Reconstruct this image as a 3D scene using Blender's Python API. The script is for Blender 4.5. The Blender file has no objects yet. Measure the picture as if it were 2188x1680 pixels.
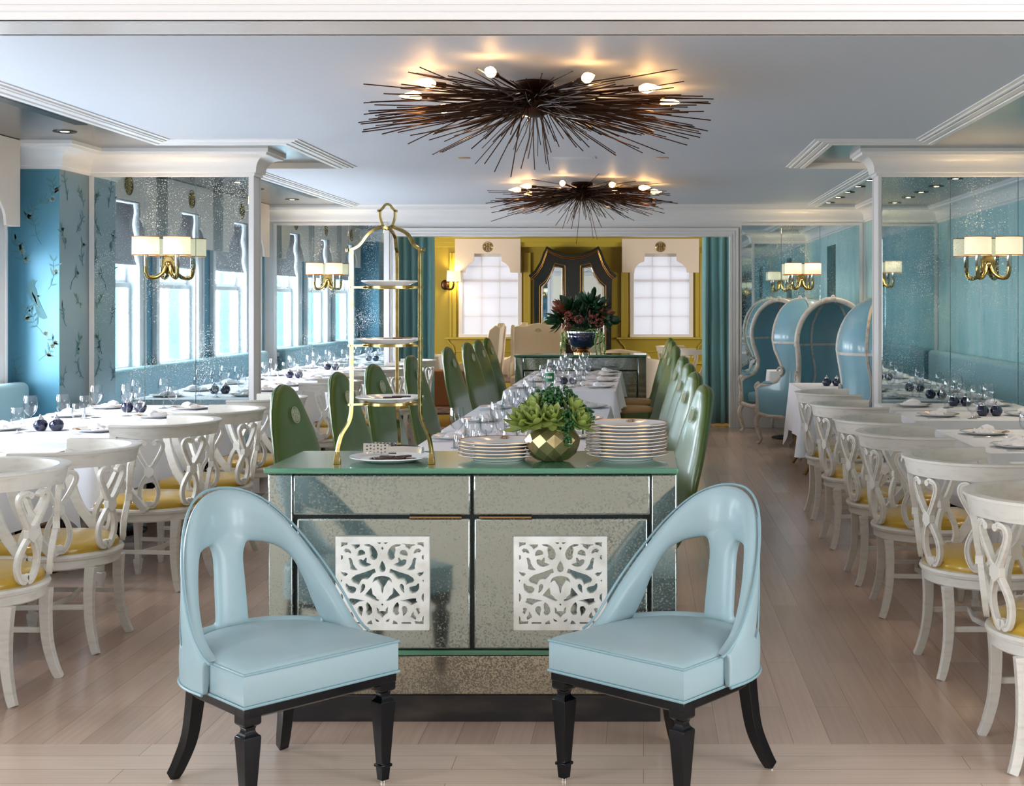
import bpy, math, random
from mathutils import Vector, Matrix
from mathutils.geometry import tessellate_polygon
R = random.Random(7)
PI = math.pi
sc = bpy.context.scene
COL = sc.collection

# ------------------------------------------------------------ camera, world, exposure
F = 2887.0
EYE = 1.53
cam_d = bpy.data.cameras.new('camera')
cam = bpy.data.objects.new('camera', cam_d)
COL.objects.link(cam)
cam.location = (0, 0, EYE)
cam.rotation_euler = (PI/2, 0, 0)
cam_d.sensor_width = 36
cam_d.lens = F/2188*36
cam_d.shift_x = (1094-1375)/2188
cam_d.shift_y = (645-840)/2188
cam_d.clip_end = 200
sc.camera = cam
sc.view_settings.view_transform = 'Standard'
sc.view_settings.look = 'None'
sc.view_settings.gamma = 1
sc.view_settings.use_curve_mapping = False
sc.view_settings.exposure = 1.0
sc.cycles.use_denoising = True
sc.cycles.sample_clamp_indirect = 6
sc.cycles.max_bounces = 10
sc.cycles.transparent_max_bounces = 24

w = bpy.data.worlds.new('world')
sc.world = w
w.use_nodes = True
w.node_tree.nodes['Background'].inputs[0].default_value = (0.80, 0.90, 1.0, 1)
w.node_tree.nodes['Background'].inputs[1].default_value = .75

def area(name, loc, rot, sx, sy, power, col=(0.72, 0.86, 1.0)):
    l = bpy.data.lights.new(name, 'AREA')
    l.shape = 'RECTANGLE'; l.size = sx; l.size_y = sy
    l.energy = power; l.color = col
    o = bpy.data.objects.new(name, l); COL.objects.link(o)
    o.location = loc; o.rotation_euler = rot
    return o
def point(name, loc, power, col=(1, .62, .28), r=.03, parent=None):
    l = bpy.data.lights.new(name, 'POINT')
    l.energy = power; l.color = col; l.shadow_soft_size = r
    o = bpy.data.objects.new(name, l); COL.objects.link(o)
    o.location = loc
    return o
WALL_L, WALL_R, WALL_R2 = -4.6, 3.6, 2.7
WIN_Y = [5.70, 7.37, 9.00, 12.15, 13.80, 15.45]
# daylight outside each window of the place
for y in WIN_Y:
    area('daylight_and_fill', (WALL_L-.305, y, 1.69), (0, -PI/2, 0), 1.62, 1.20, 78, (.90, .95, 1.0))
# the room the photographer stands in: side windows made up, unseen, their lamps added as fill
for y in (-1.8, .9):
    area('daylight_and_fill', (-6.26, y, 1.6), (0, -PI/2, 0), 2.2, 1.7, 75, (.86, .93, 1.0))
    area('daylight_and_fill', (5.26, y, 1.6), (0, PI/2, 0), 2.2, 1.7, 90, (.92, .95, 1.0))
for x in (-2.72, .32):
    area('daylight_and_fill', (x, 24.25, 1.64), (-PI/2, 0, 0), 1.12, 1.5, 2.2, (.92, .95, 1.0))
area('daylight_and_fill', (-6.35, 20.3, 1.6), (0, -PI/2, 0), 1.6, 3.0, 125, (1, .97, .9))  # added side lamps light the far room from unseen openings
area('daylight_and_fill', (5.35, 20.3, 1.6), (0, PI/2, 0), 1.6, 3.0, 105, (1, .97, .9))

# ------------------------------------------------------------ materials
def s2l(c):
    c = c/255
    return c/12.92 if c <= .04045 else ((c+.055)/1.055)**2.4
def c(r, g, b): return (s2l(r), s2l(g), s2l(b), 1)
MATS = {}
def mat(name, col, rough=.5, metal=0, coat=0, spec=.5, emit=None, es=0, sheen=0, noise=None, bump=None):
    m = bpy.data.materials.new(name); m.use_nodes = True
    nt = m.node_tree; b = nt.nodes['Principled BSDF']
    b.inputs['Base Color'].default_value = col
    b.inputs['Roughness'].default_value = rough
    b.inputs['Metallic'].default_value = metal
    b.inputs['Coat Weight'].default_value = coat
    b.inputs['Coat Roughness'].default_value = .08
    b.inputs['Specular IOR Level'].default_value = spec
    b.inputs['Sheen Weight'].default_value = sheen
    if emit:
        b.inputs['Emission Color'].default_value = emit
        b.inputs['Emission Strength'].default_value = es
    if noise or bump:
        tc = nt.nodes.new('ShaderNodeTexCoord')
    if noise:   # (scale xyz, col2, lo, hi)
        mp = nt.nodes.new('ShaderNodeMapping'); mp.inputs['Scale'].default_value = noise[0]
        nt.links.new(tc.outputs['Object'], mp.inputs['Vector'])
        n = nt.nodes.new('ShaderNodeTexNoise'); n.inputs['Scale'].default_value = 1; n.inputs['Detail'].default_value = 5
        nt.links.new(mp.outputs[0], n.inputs['Vector'])
        r = nt.nodes.new('ShaderNodeValToRGB')
        r.color_ramp.elements[0].position = noise[2]; r.color_ramp.elements[1].position = noise[3]
        r.color_ramp.elements[0].color = col; r.color_ramp.elements[1].color = noise[1]
        nt.links.new(n.outputs['Fac'], r.inputs[0]); nt.links.new(r.outputs[0], b.inputs['Base Color'])
    if bump:    # (scale, strength, distance)
        n2 = nt.nodes.new('ShaderNodeTexNoise'); n2.inputs['Scale'].default_value = bump[0]; n2.inputs['Detail'].default_value = 3
        nt.links.new(tc.outputs['Object'], n2.inputs['Vector'])
        bp = nt.nodes.new('ShaderNodeBump'); bp.inputs['Strength'].default_value = bump[1]; bp.inputs['Distance'].default_value = bump[2]
        nt.links.new(n2.outputs['Fac'], bp.inputs['Height']); nt.links.new(bp.outputs[0], b.inputs['Normal'])
    MATS[name] = m
    return m

mat('ceiling_lacquer', c(204, 209, 219), .55, spec=.35, bump=(1.1, .25, .02))
mat('silver_leaf', c(118, 122, 130), .20, .9, noise=((1.2, 1.2, 1), c(148, 146, 138), .35, .65), bump=(2, .1, .01))
mat('white_paint', c(228, 226, 226), .28)
mat('white_matte', c(225, 224, 222), .6)
mat('camera_room_wall', c(176, 176, 166), .7)
mat('olive_paint', c(160, 142, 48), .42)
mat('olive_trim', c(178, 160, 62), .35)
mat('pelmet_fabric', c(226, 215, 205), .8)
mat('brass', c(168, 150, 98), .2, 1, noise=((30, 30, 30), c(130, 104, 54), .45, .75))
mat('bronze', c(176, 140, 96), .25, 1)
mat('nickel', c(200, 196, 186), .16, 1)
mat('silver', c(215, 215, 218), .12, 1)
mat('dark_rod', c(70, 46, 32), .36, .85)
mat('bulb', c(255, 220, 160), .3, emit=(1, .50, .16, 1), es=10)
mat('filament_can', c(40, 34, 28), .4, .5)
mat('downlight_glow', c(255, 230, 190), .3, emit=(1, .75, .45, 1), es=10)
mat('shade_linen', c(250, 235, 205), .9, emit=(1, .80, .52, 1), es=.42)
mat('shade_trim', c(176, 120, 66), .6)
mat('chair_leather', c(152, 178, 186), .40, coat=.1, bump=(60, .12, .002), noise=((2.2, 2.2, 2.2), c(158, 183, 190), .3, .7))
mat('piping_leather', c(136, 168, 178), .4)
mat('ebony', c(4, 8, 14), .2, coat=.05, spec=.35)
mat('white_chair_paint', c(226, 223, 216), .40, noise=((14, 14, 50), c(208, 202, 192), .5, .8))
mat('mustard_leather', c(176, 138, 38), .28, coat=.3, noise=((4, 4, 4), c(196, 160, 50), .35, .65))
mat('green_leather', c(74, 98, 22), .33, coat=.22, noise=((1.5, 1.5, 1.5), c(64, 88, 22), .35, .7))
mat('tan_cushion', c(172, 140, 90), .4)
mat('linen', c(236, 238, 244), .85, bump=(8, .12, .01))
mat('napkin', c(245, 245, 250), .85, bump=(30, .1, .004))
mat('porcelain', c(238, 238, 238), .12, coat=.4)
mat('gold_line', c(178, 130, 66), .25, .9)
mat('navy_glaze', c(14, 22, 60), .06, coat=1)
mat('green_stone', c(74, 128, 104), .14, coat=.5, noise=((2, 14, 30), c(112, 160, 128), .4, .75))
mat('bowl_gold', c(186, 172, 128), .28, .9, noise=((9, 9, 9), c(124, 100, 56), .5, .8))
mat('dark_base', c(46, 44, 46), .3, .4, noise=((3, 3, 10), c(88, 78, 70), .5, .85))
mat('gap_dark', c(16, 26, 28), .4)
mat('lattice_white', c(238, 238, 234), .4, noise=((14, 14, 14), c(214, 214, 206), .45, .7))
mat('banquette_blue', c(142, 176, 186), .45, bump=(40, .08, .002))
mat('hood_blue', c(118, 166, 184), .34, coat=.25, noise=((3, 3, 3), c(130, 176, 192), .35, .7))
mat('hood_wood', c(206, 200, 192), .45, noise=((20, 20, 20), c(168, 150, 134), .5, .8))
mat('gilt_wood', c(150, 112, 58), .4, .3, noise=((30, 30, 30), c(110, 84, 50), .4, .7))
mat('curtain_teal', c(108, 160, 162), .75, sheen=.3)
mat('black_lacquer', c(8, 14, 15), .15, coat=.2)
mat('gilt', c(206, 160, 90), .25, 1)
mat('cream_upholstery', c(244, 232, 220), .8)
mat('monogram_thread', c(200, 206, 180), .5)
mat('terracotta_cloth', c(150, 100, 62), .8)
mat('wallpaper', c(84, 140, 164), .36, .25, noise=((2, 2, 1.2), c(104, 156, 172), .35, .7))
mat('wallpaper_grey', c(130, 150, 158), .3, .45)
mat('motif_green', c(84, 132, 140), .6)
mat('motif_pale', c(140, 168, 160), .6)
mat('leaf_lime', c(122, 142, 62), .45, noise=((14, 14, 14), c(152, 164, 88), .4, .7))
mat('leaf_lime_edge', c(150, 120, 60), .5)
mat('sprig_green', c(34, 84, 36), .6)
mat('leaf_dark', c(22, 62, 34), .3, coat=.3)
mat('leaf_copper', c(122, 62, 40), .45)
mat('blossom_pink', c(128, 66, 58), .8)
mat('tassel_green', c(130, 160, 90), .8)
mat('chocolate', c(60, 34, 30), .35)
mat('biscuit', c(170, 120, 84), .7)
mat('label_green', c(30, 120, 74), .4)
mat('label_white', c(235, 240, 235), .4)
mat('shade_blind', c(188, 186, 190), .85)
mat('rug', c(150, 110, 84), .9, noise=((6, 6, 6), c(70, 60, 80), .4, .6))
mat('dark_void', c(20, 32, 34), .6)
mat('vent', c(214, 220, 226), .5)

# right bay wall: blue-green aged panels with fine drips and specks
def wall_teal():
    m = mat('teal_panel', c(120, 178, 186), .42, .15); nt = m.node_tree; b = nt.nodes['Principled BSDF']
    tc = nt.nodes.new('ShaderNodeTexCoord')
    def nz(scale, lo, hi, det=6):
        mp = nt.nodes.new('ShaderNodeMapping'); mp.inputs['Scale'].default_value = scale
        nt.links.new(tc.outputs['Object'], mp.inputs['Vector'])
        n = nt.nodes.new('ShaderNodeTexNoise'); n.inputs['Scale'].default_value = 1; n.inputs['Detail'].default_value = det
        nt.links.new(mp.outputs[0], n.inputs['Vector'])
        r = nt.nodes.new('ShaderNodeMapRange'); r.inputs[1].default_value = lo; r.inputs[2].default_value = hi
        nt.links.new(n.outputs['Fac'], r.inputs[0]); return r.outputs[0]
    mx = nt.nodes.new('ShaderNodeMixRGB'); mx.inputs[1].default_value = c(150, 194, 200); mx.inputs[2].default_value = c(178, 212, 214)
    nt.links.new(nz((3, 3, 1.2), .35, .65), mx.inputs[0])
    m2 = nt.nodes.new('ShaderNodeMixRGB'); m2.inputs[2].default_value = c(96, 134, 138)
    nt.links.new(nz((24, 24, 3), .62, .74), m2.inputs[0]); nt.links.new(mx.outputs[0], m2.inputs[1])
    m3 = nt.nodes.new('ShaderNodeMixRGB'); m3.inputs[2].default_value = c(60, 98, 100)
    nt.links.new(nz((70, 70, 60), .69, .72), m3.inputs[0]); nt.links.new(m2.outputs[0], m3.inputs[1])
    nt.links.new(m3.outputs[0], b.inputs['Base Color'])
wall_teal()

def mirror(name, tint, spot, rough, lo, hi, scale, cloud=.0, dust=0.0):
    m = bpy.data.materials.new(name); m.use_nodes = True; nt = m.node_tree
    b = nt.nodes['Principled BSDF']; b.inputs['Metallic'].default_value = 1
    b.inputs['Base Color'].default_value = tint; b.inputs['Roughness'].default_value = rough
    d = nt.nodes.new('ShaderNodeBsdfPrincipled'); d.inputs['Base Color'].default_value = spot; d.inputs['Roughness'].default_value = .5
    tc = nt.nodes.new('ShaderNodeTexCoord')
    n = nt.nodes.new('ShaderNodeTexNoise'); n.inputs['Scale'].default_value = scale; n.inputs['Detail'].default_value = 4; n.inputs['Roughness'].default_value = .65
    nt.links.new(tc.outputs['Object'], n.inputs['Vector'])
    n2 = nt.nodes.new('ShaderNodeTexNoise'); n2.inputs['Scale'].default_value = 2.6; n2.inputs['Detail'].default_value = 3
    nt.links.new(tc.outputs['Object'], n2.inputs['Vector'])
    ad = nt.nodes.new('ShaderNodeMath'); ad.operation = 'MULTIPLY_ADD'; ad.inputs[1].default_value = .35
    nt.links.new(n2.outputs['Fac'], ad.inputs[0]); nt.links.new(n.outputs['Fac'], ad.inputs[2])
    r = nt.nodes.new('ShaderNodeMapRange'); r.inputs[1].default_value = lo; r.inputs[2].default_value = hi; r.inputs[4].default_value = .92
    r.inputs[3].default_value = cloud
    nt.links.new(ad.outputs[0], r.inputs[0])
    mx = nt.nodes.new('ShaderNodeMixShader')
    nt.links.new(r.outputs[0], mx.inputs[0]); nt.links.new(b.outputs[0], mx.inputs[1]); nt.links.new(d.outputs[0], mx.inputs[2])
    nt.links.new(mx.outputs[0], nt.nodes['Material Output'].inputs[0])
    MATS[name] = m
mirror('antique_mirror', c(196, 214, 220), c(222, 230, 232), .02, .785, .815, 120)
mirror('cabinet_mirror', c(180, 192, 190), c(118, 124, 116), .075, .72, .80, 130, .16)
mirror('plinth_mirror', c(200, 196, 180), c(96, 86, 74), .10, .68, .78, 170, .25)
mirror('clear_mirror', c(225, 230, 230), c(200, 200, 200), .01, 1.5, 1.6, 20)

def glassy(name, edge, k=.12):
    m = bpy.data.materials.new(name); m.use_nodes = True; nt = m.node_tree
    for n in list(nt.nodes):
        if n.type == 'BSDF_PRINCIPLED': nt.nodes.remove(n)
    t = nt.nodes.new('ShaderNodeBsdfTransparent'); g = nt.nodes.new('ShaderNodeBsdfGlossy'); g.inputs['Roughness'].default_value = .02
    lw = nt.nodes.new('ShaderNodeLayerWeight'); lw.inputs['Blend'].default_value = .5
    mc = nt.nodes.new('ShaderNodeMixRGB'); mc.inputs[1].default_value = (.985, .99, 1, 1); mc.inputs[2].default_value = edge
    pw = nt.nodes.new('ShaderNodeMath'); pw.operation = 'POWER'; pw.inputs[1].default_value = 2.2
    nt.links.new(lw.outputs['Facing'], pw.inputs[0])
    nt.links.new(pw.outputs[0], mc.inputs[0]); nt.links.new(mc.outputs[0], t.inputs[0])
    fr = nt.nodes.new('ShaderNodeMath'); fr.operation = 'MULTIPLY_ADD'; fr.inputs[1].default_value = k; fr.inputs[2].default_value = .085
    nt.links.new(pw.outputs[0], fr.inputs[0])
    mx = nt.nodes.new('ShaderNodeMixShader')
    nt.links.new(fr.outputs[0], mx.inputs[0]); nt.links.new(t.outputs[0], mx.inputs[1]); nt.links.new(g.outputs[0], mx.inputs[2])
    nt.links.new(mx.outputs[0], nt.nodes['Material Output'].inputs[0])
    MATS[name] = m
glassy('stemware', (.30, .38, .48, 1), .85)
glassy('pane_glass', (.9, .95, .97, 1), .4)

def sheer():
    m = bpy.data.materials.new('sheer_blind'); m.use_nodes = True; nt = m.node_tree
    b = nt.nodes['Principled BSDF']; b.inputs['Base Color'].default_value = c(238, 234, 238); b.inputs['Roughness'].default_value = .9
    t = nt.nodes.new('ShaderNodeBsdfTranslucent'); t.inputs[0].default_value = c(240, 236, 240)
    tr = nt.nodes.new('ShaderNodeBsdfTransparent')
    m1 = nt.nodes.new('ShaderNodeMixShader'); m1.inputs[0].default_value = .5
    m2 = nt.nodes.new('ShaderNodeMixShader'); m2.inputs[0].default_value = .42
    nt.links.new(b.outputs[0], m1.inputs[1]); nt.links.new(t.outputs[0], m1.inputs[2])
    nt.links.new(m1.outputs[0], m2.inputs[1]); nt.links.new(tr.outputs[0], m2.inputs[2])
    nt.links.new(m2.outputs[0], nt.nodes['Material Output'].inputs[0]); MATS['sheer_blind'] = m
sheer()

def planks(name, c1, c2, mort, along_y, rough=.2, w=.13, ln=1.7):
    m = mat(name, c1, rough, 0, spec=.5); nt = m.node_tree; b = nt.nodes['Principled BSDF']
    tc = nt.nodes.new('ShaderNodeTexCoord'); mp = nt.nodes.new('ShaderNodeMapping')
    if along_y: mp.inputs['Rotation'].default_value = (0, 0, PI/2)
    nt.links.new(tc.outputs['Object'], mp.inputs['Vector'])
    br = nt.nodes.new('ShaderNodeTexBrick'); br.inputs['Scale'].default_value = 1
    br.inputs['Brick Width'].default_value = ln; br.inputs['Row Height'].default_value = w
    br.inputs['Mortar Size'].default_value = .0012; br.inputs['Bias'].default_value = 0
    br.offset = .37; br.inputs['Color1'].default_value = c1; br.inputs['Color2'].default_value = c2; br.inputs['Mortar'].default_value = mort
    nt.links.new(mp.outputs[0], br.inputs['Vector'])
    mp2 = nt.nodes.new('ShaderNodeMapping'); mp2.inputs['Scale'].default_value = (2, 60, 1)
    nt.links.new(mp.outputs[0], mp2.inputs['Vector'])
    n = nt.nodes.new('ShaderNodeTexNoise'); n.inputs['Scale'].default_value = 1; n.inputs['Detail'].default_value = 6
    nt.links.new(mp2.outputs[0], n.inputs['Vector'])
    mx = nt.nodes.new('ShaderNodeMixRGB'); mx.blend_type = 'MULTIPLY'; mx.inputs[0].default_value = .35
    cr = nt.nodes.new('ShaderNodeValToRGB'); cr.color_ramp.elements[0].position = .3; cr.color_ramp.elements[1].position = .7
    cr.color_ramp.elements[0].color = (.72, .68, .64, 1); cr.color_ramp.elements[1].color = (1, 1, 1, 1)
    nt.links.new(n.outputs['Fac'], cr.inputs[0])
    nt.links.new(br.outputs[0], mx.inputs[1]); nt.links.new(cr.outputs[0], mx.inputs[2]); nt.links.new(mx.outputs[0], b.inputs['Base Color'])
planks('oak_lengthwise', c(206, 182, 166), c(188, 163, 148), c(160, 138, 124), True)
planks('oak_crosswise', c(218, 198, 182), c(208, 187, 171), c(165, 142, 126), False)
planks('walnut_floor', c(150, 96, 58), c(128, 80, 50), c(80, 50, 34), True)

# ------------------------------------------------------------ mesh helpers
class M:
    def __init__(s): s.v = []; s.f = []; s.k = []; s.cur = 0
    def add(s, vs, fs):
        n = len(s.v); s.v += [tuple(p) for p in vs]; s.f += [tuple(i+n for i in f) for f in fs]; s.k += [s.cur]*len(fs); return s
    def box(s, x0, x1, y0, y1, z0, z1):
        return s.add([(x0,y0,z0),(x1,y0,z0),(x1,y1,z0),(x0,y1,z0),(x0,y0,z1),(x1,y0,z1),(x1,y1,z1),(x0,y1,z1)],
                     [(0,3,2,1),(4,5,6,7),(0,1,5,4),(1,2,6,5),(2,3,7,6),(3,0,4,7)])
    def frustum(s, cx, cy, z0, w0, z1, w1, cx1=None, cy1=None):
        cx1 = cx if cx1 is None else cx1; cy1 = cy if cy1 is None else cy1
        vs = [(cx+a*w0, cy+b*w0, z0) for a, b in ((-1,-1),(1,-1),(1,1),(-1,1))]+[(cx1+a*w1, cy1+b*w1, z1) for a, b in ((-1,-1),(1,-1),(1,1),(-1,1))]
        return s.add(vs, [(0,3,2,1),(4,5,6,7),(0,1,5,4),(1,2,6,5),(2,3,7,6),(3,0,4,7)])
    def rings(s, rr, cap0=True, cap1=True, closed=True):
        n = len(rr[0]); vs = [p for r in rr for p in r]; fs = []
        for i in range(len(rr)-1):
            for j in range(n if closed else n-1):
                k = (j+1) % n
                fs.append((i*n+j, i*n+k, (i+1)*n+k, (i+1)*n+j))
        if cap0: fs.append(tuple(range(n-1, -1, -1)))
        if cap1: fs.append(tuple((len(rr)-1)*n+j for j in range(n)))
        return s.add(vs, fs)
    def lathe(s, prof, n=24, cx=0, cy=0, cz=0, cap0=True, cap1=True, sx=1, sy=1):
        rr = [[(cx+max(r, 1e-4)*math.cos(2*PI*j/n)*sx, cy+max(r, 1e-4)*math.sin(2*PI*j/n)*sy, cz+z) for j in range(n)] for r, z in prof]
        return s.rings(rr, cap0, cap1)
    def sweep(s, path, sect, up=(0,0,1), closed=False, cap=True):
        """sect: function(i, t) or list of (a, b): a along the side vector, b along the 'up' vector"""
        P = [Vector(p) for p in path]; n = len(P); rr = []; up = Vector(up)
        for i in range(n):
            if closed: t = P[(i+1) % n]-P[i-1]
            else: t = P[min(i+1, n-1)]-P[max(i-1, 0)]
            t.normalize()
            side = t.cross(up)
            if side.length < 1e-4: side = t.cross(Vector((0, 1, 0)) if abs(t.y) < .9 else Vector((1, 0, 0)))
            side.normalize(); u = side.cross(t).normalized()
            se = sect(i/(n-1)) if callable(sect) else sect
            rr.append([tuple(P[i]+side*a+u*b) for a, b in se])
        if closed: rr.append(rr[0]); cap = False
        return s.rings(rr, cap, cap)
    def tube(s, path, r, n=8, up=(0,0,1), closed=False):
        if callable(r): return s.sweep(path, lambda t: [(r(t)*math.cos(2*PI*j/n), r(t)*math.sin(2*PI*j/n)) for j in range(n)], up, closed)
        return s.sweep(path, [(r*math.cos(2*PI*j/n), r*math.sin(2*PI*j/n)) for j in range(n)], up, closed)
    def bar(s, path, w, t, up=(0,0,1), closed=False):
        return s.sweep(path, [(-w/2,-t/2),(w/2,-t/2),(w/2,t/2),(-w/2,t/2)], up, closed)
    def extr(s, polys, f, d0, d1):
        """polys: outer + holes in 2D; f(a, b, d) -> 3D"""
        vv = [[Vector((a, b, 0)) for a, b in p] for p in polys]
        flat = [p for q in polys for p in q]; n = len(flat)
        tris = tessellate_polygon(vv)
        vs = [f(a, b, d0) for a, b in flat]+[f(a, b, d1) for a, b in flat]
        fs = [tuple(t) for t in tris]+[tuple(i+n for i in reversed(t)) for t in tris]
        o = 0
        for q in polys:
            m = len(q)
            for i in range(m):
                j = (i+1) % m; fs.append((o+i, o+j, o+j+n, o+i+n))
            o += m
        return s.add(vs, fs)
    def ball(s, cx, cy, cz, r, n=10, m=6, sz=1, sx=1, sy=1):
        return s.lathe([(r*math.sin(PI*i/m), -r*math.cos(PI*i/m)*sz) for i in range(m+1)], n, cx, cy, cz, sx=sx, sy=sy)
    def xf(s, mtx, start=0):
        for i in range(start, len(s.v)): s.v[i] = tuple(mtx @ Vector(s.v[i]))
        return s
    def mesh(s, name, mats, smooth=35, fix=True):
        me = bpy.data.meshes.new(name); me.from_pydata(s.v, [], s.f)
        for m in (mats if isinstance(mats, (list, tuple)) else [mats]): me.materials.append(MATS[m])
        if max(s.k, default=0) > 0: me.polygons.foreach_set('material_index', s.k)
        if fix:
            import bmesh
            bm = bmesh.new(); bm.from_mesh(me); bmesh.ops.remove_doubles(bm, verts=bm.verts, dist=2e-5)
            bmesh.ops.recalc_face_normals(bm, faces=bm.faces); bm.to_mesh(me); bm.free()
        if smooth:
            me.shade_smooth(); me.set_sharp_from_angle(angle=math.radians(smooth))
        me.update(); return me

def link(name, data, parent=None, loc=(0,0,0), rz=0):
    o = bpy.data.objects.new(name, data); COL.objects.link(o)
    o.location = loc; o.rotation_euler = (0, 0, rz)
    if parent: o.parent = parent
    return o
def ob(name, m, mats, parent=None, loc=(0,0,0), rz=0, smooth=35, bevel=0, subd=0, plabel=None, fix=True):
    o = link(name, m.mesh(name, mats, smooth, fix), parent, loc, rz)
    if bevel:
        b = o.modifiers.new('bevel', 'BEVEL'); b.width = bevel; b.segments = 2; b.limit_method = 'ANGLE'; b.angle_limit = .6
    if subd:
        b = o.modifiers.new('sub', 'SUBSURF'); b.levels = subd; b.render_levels = subd
    if plabel: o['label'] = plabel
    return o
def tag(o, label, cat, group=None, kind=None):
    o['label'] = label; o['category'] = cat
    if group: o['group'] = group
    if kind: o['kind'] = kind
    return o
def thing(name, label, cat, loc=(0,0,0), rz=0, group=None):
    return tag(link(name, None, None, loc, rz), label, cat, group)
def struct(name, m, mats, bevel=0, smooth=35, parent=None):
    o = ob(name, m, mats, parent, bevel=bevel, smooth=smooth)
    o['kind'] = 'structure'; return o
def dup(root, loc, rz, label, group=None):
    r = root.copy(); COL.objects.link(r); r.location = loc; r.rotation_euler = (0, 0, rz); r['label'] = label
    if group: r['group'] = group
    for ch in list(root.children):
        q = ch.copy(); COL.objects.link(q); q.parent = r
        for g in list(ch.children):
            d = g.copy(); COL.objects.link(d); d.parent = q
    return r
class Proto:
    """first use moves the built thing itself, later uses copy it"""
    def __init__(s, make): s.make = make; s.root = None
    def put(s, loc, rz, label, group=None):
        if s.root is None:
            s.root = s.make(); s.root.location = loc; s.root.rotation_euler = (0, 0, rz); s.root['label'] = label
            if group: s.root['group'] = group
            return s.root
        return dup(s.root, loc, rz, label, group)
def bez(pts, n=8):
    """Catmull-Rom through points"""
    P = [Vector(p) for p in pts]; out = []
    for i in range(len(P)-1):
        p0 = P[max(i-1, 0)]; p1 = P[i]; p2 = P[i+1]; p3 = P[min(i+2, len(P)-1)]
        for k in range(n):
            t = k/n
            out.append(.5*((2*p1)+(p2-p0)*t+(2*p0-5*p1+4*p2-p3)*t*t+(3*p1-p0-3*p2+p3)*t**3))
    out.append(P[-1]); return out
def PX(u, v, D): return ((u-1375)*D/F, D, EYE-(v-645)*D/F)
# ============================================================ THE SETTING
ZC, ZP, ZS = 2.67, 2.69, 1.53      # ceiling field, perimeter ceiling
YF0, YF1 = 4.0, 4.2                # partition with the opening the photographer looks through
YB0, YB1 = 16.4, 16.6              # partition to the far room
YW0, YW1 = 10.35, 10.55            # wing partitions
YE = 24.0                          # end wall of the far room
# floors
struct('floor', M().box(WALL_L-.3, WALL_R+.1, 4.67, 16.5, -.05, 0), 'oak_lengthwise')
struct('floor.001', M().box(-6.4, 5.4, -4.2, 4.67, -.05, 0), 'oak_crosswise')
struct('floor.002', M().box(-6.4, 5.4, 16.5, YE+.2, -.05, -.001), 'walnut_floor')
# ceilings
cf = M()
cf.box(-3.33, 1.917, YF1, 9.46, ZC, 2.8); cf.box(-2.43, 1.213, 9.46, 11.4, ZC, 2.8); cf.box(-3.33, 1.917, 11.4, 15.8, ZC, 2.8)
struct('ceiling', cf, 'ceiling_lacquer')
cp = M()
cp.box(WALL_L-.3, WALL_R+.1, YF0, YB1, 2.82, 2.9)
a = M()
a.box(WALL_L, -3.33, YF1, 16.4, ZP, 2.8).box(1.917, WALL_R, YF1, 16.4, ZP, 2.8).box(-3.33, 1.917, 15.8, 16.4, ZP, 2.8)
a.box(-3.33, -2.43, 9.46, 11.4, ZP, 2.8).box(1.213, 1.917, 9.46, 11.4, ZP, 2.8)
struct('ceiling.001', a, 'silver_leaf')
struct('slot_shade_strip', M().box(-3.72, -3.64, 4.3, 8.85, ZP-.002, ZP+.01).box(-3.72, -3.64, 11.6, 15.1, ZP-.002, ZP+.01), 'gap_dark')  # flat dark strips painting the shade of the slot beside the ceiling trim
struct('ceiling.002', cp, 'white_matte')
struct('ceiling.003', M().box(-6.4, 5.4, -4.2, YF0, 2.95, 3.0), 'white_matte')
struct('ceiling.004', M().box(-6.4, 5.4, YB1, YE+.1, 2.66, 2.75), 'olive_trim')

def sweep2d(path, prof, closed):
    """mitred moulding: path of (x, y); prof of (out, z), out to the right of travel"""
    n = len(path); rr = []
    for i in range(n):
        p = Vector(path[i])
        a_ = (p-Vector(path[i-1])).normalized() if (closed or i > 0) else None
        b_ = (Vector(path[(i+1) % n])-p).normalized() if (closed or i < n-1) else None
        a_ = a_ or b_; b_ = b_ or a_
        na = Vector((a_.y, -a_.x)); nb = Vector((b_.y, -b_.x)); mm = (na+nb); mm = mm/max(mm.length_squared/2, .05)
        rr.append([(p.x+mm.x*o, p.y+mm.y*o, z) for o, z in prof])
    m = M()
    if closed: rr.append(rr[0])
    return m.rings(rr, not closed, not closed)
# trim around the pale ceiling field (counter-clockwise, so outwards is to the right)
fld = [(-3.33, YF1+.02), (1.917, YF1+.02), (1.917, 9.46), (1.213, 9.46), (1.213, 11.4), (1.917, 11.4), (1.917, 15.8),
       (-3.33, 15.8), (-3.33, 11.4), (-2.43, 11.4), (-2.43, 9.46), (-3.33, 9.46)]
prof = [(-.012, ZC+.02), (-.012, ZC-.006), (.012, ZC-.008), (.018, ZC-.016), (.034, ZC-.016), (.038, ZC-.008), (.046, ZC-.008), (.052, ZC-.018),
        (.084, ZC-.022), (.088, ZC-.014), (.094, ZC-.014), (.098, ZC-.028), (.128, ZC-.030), (.130, ZC-.024), (.130, ZP+.02), (.09, ZP+.03)]
struct('trim_1', sweep2d(fld, prof, True), 'white_paint', smooth=25)

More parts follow.
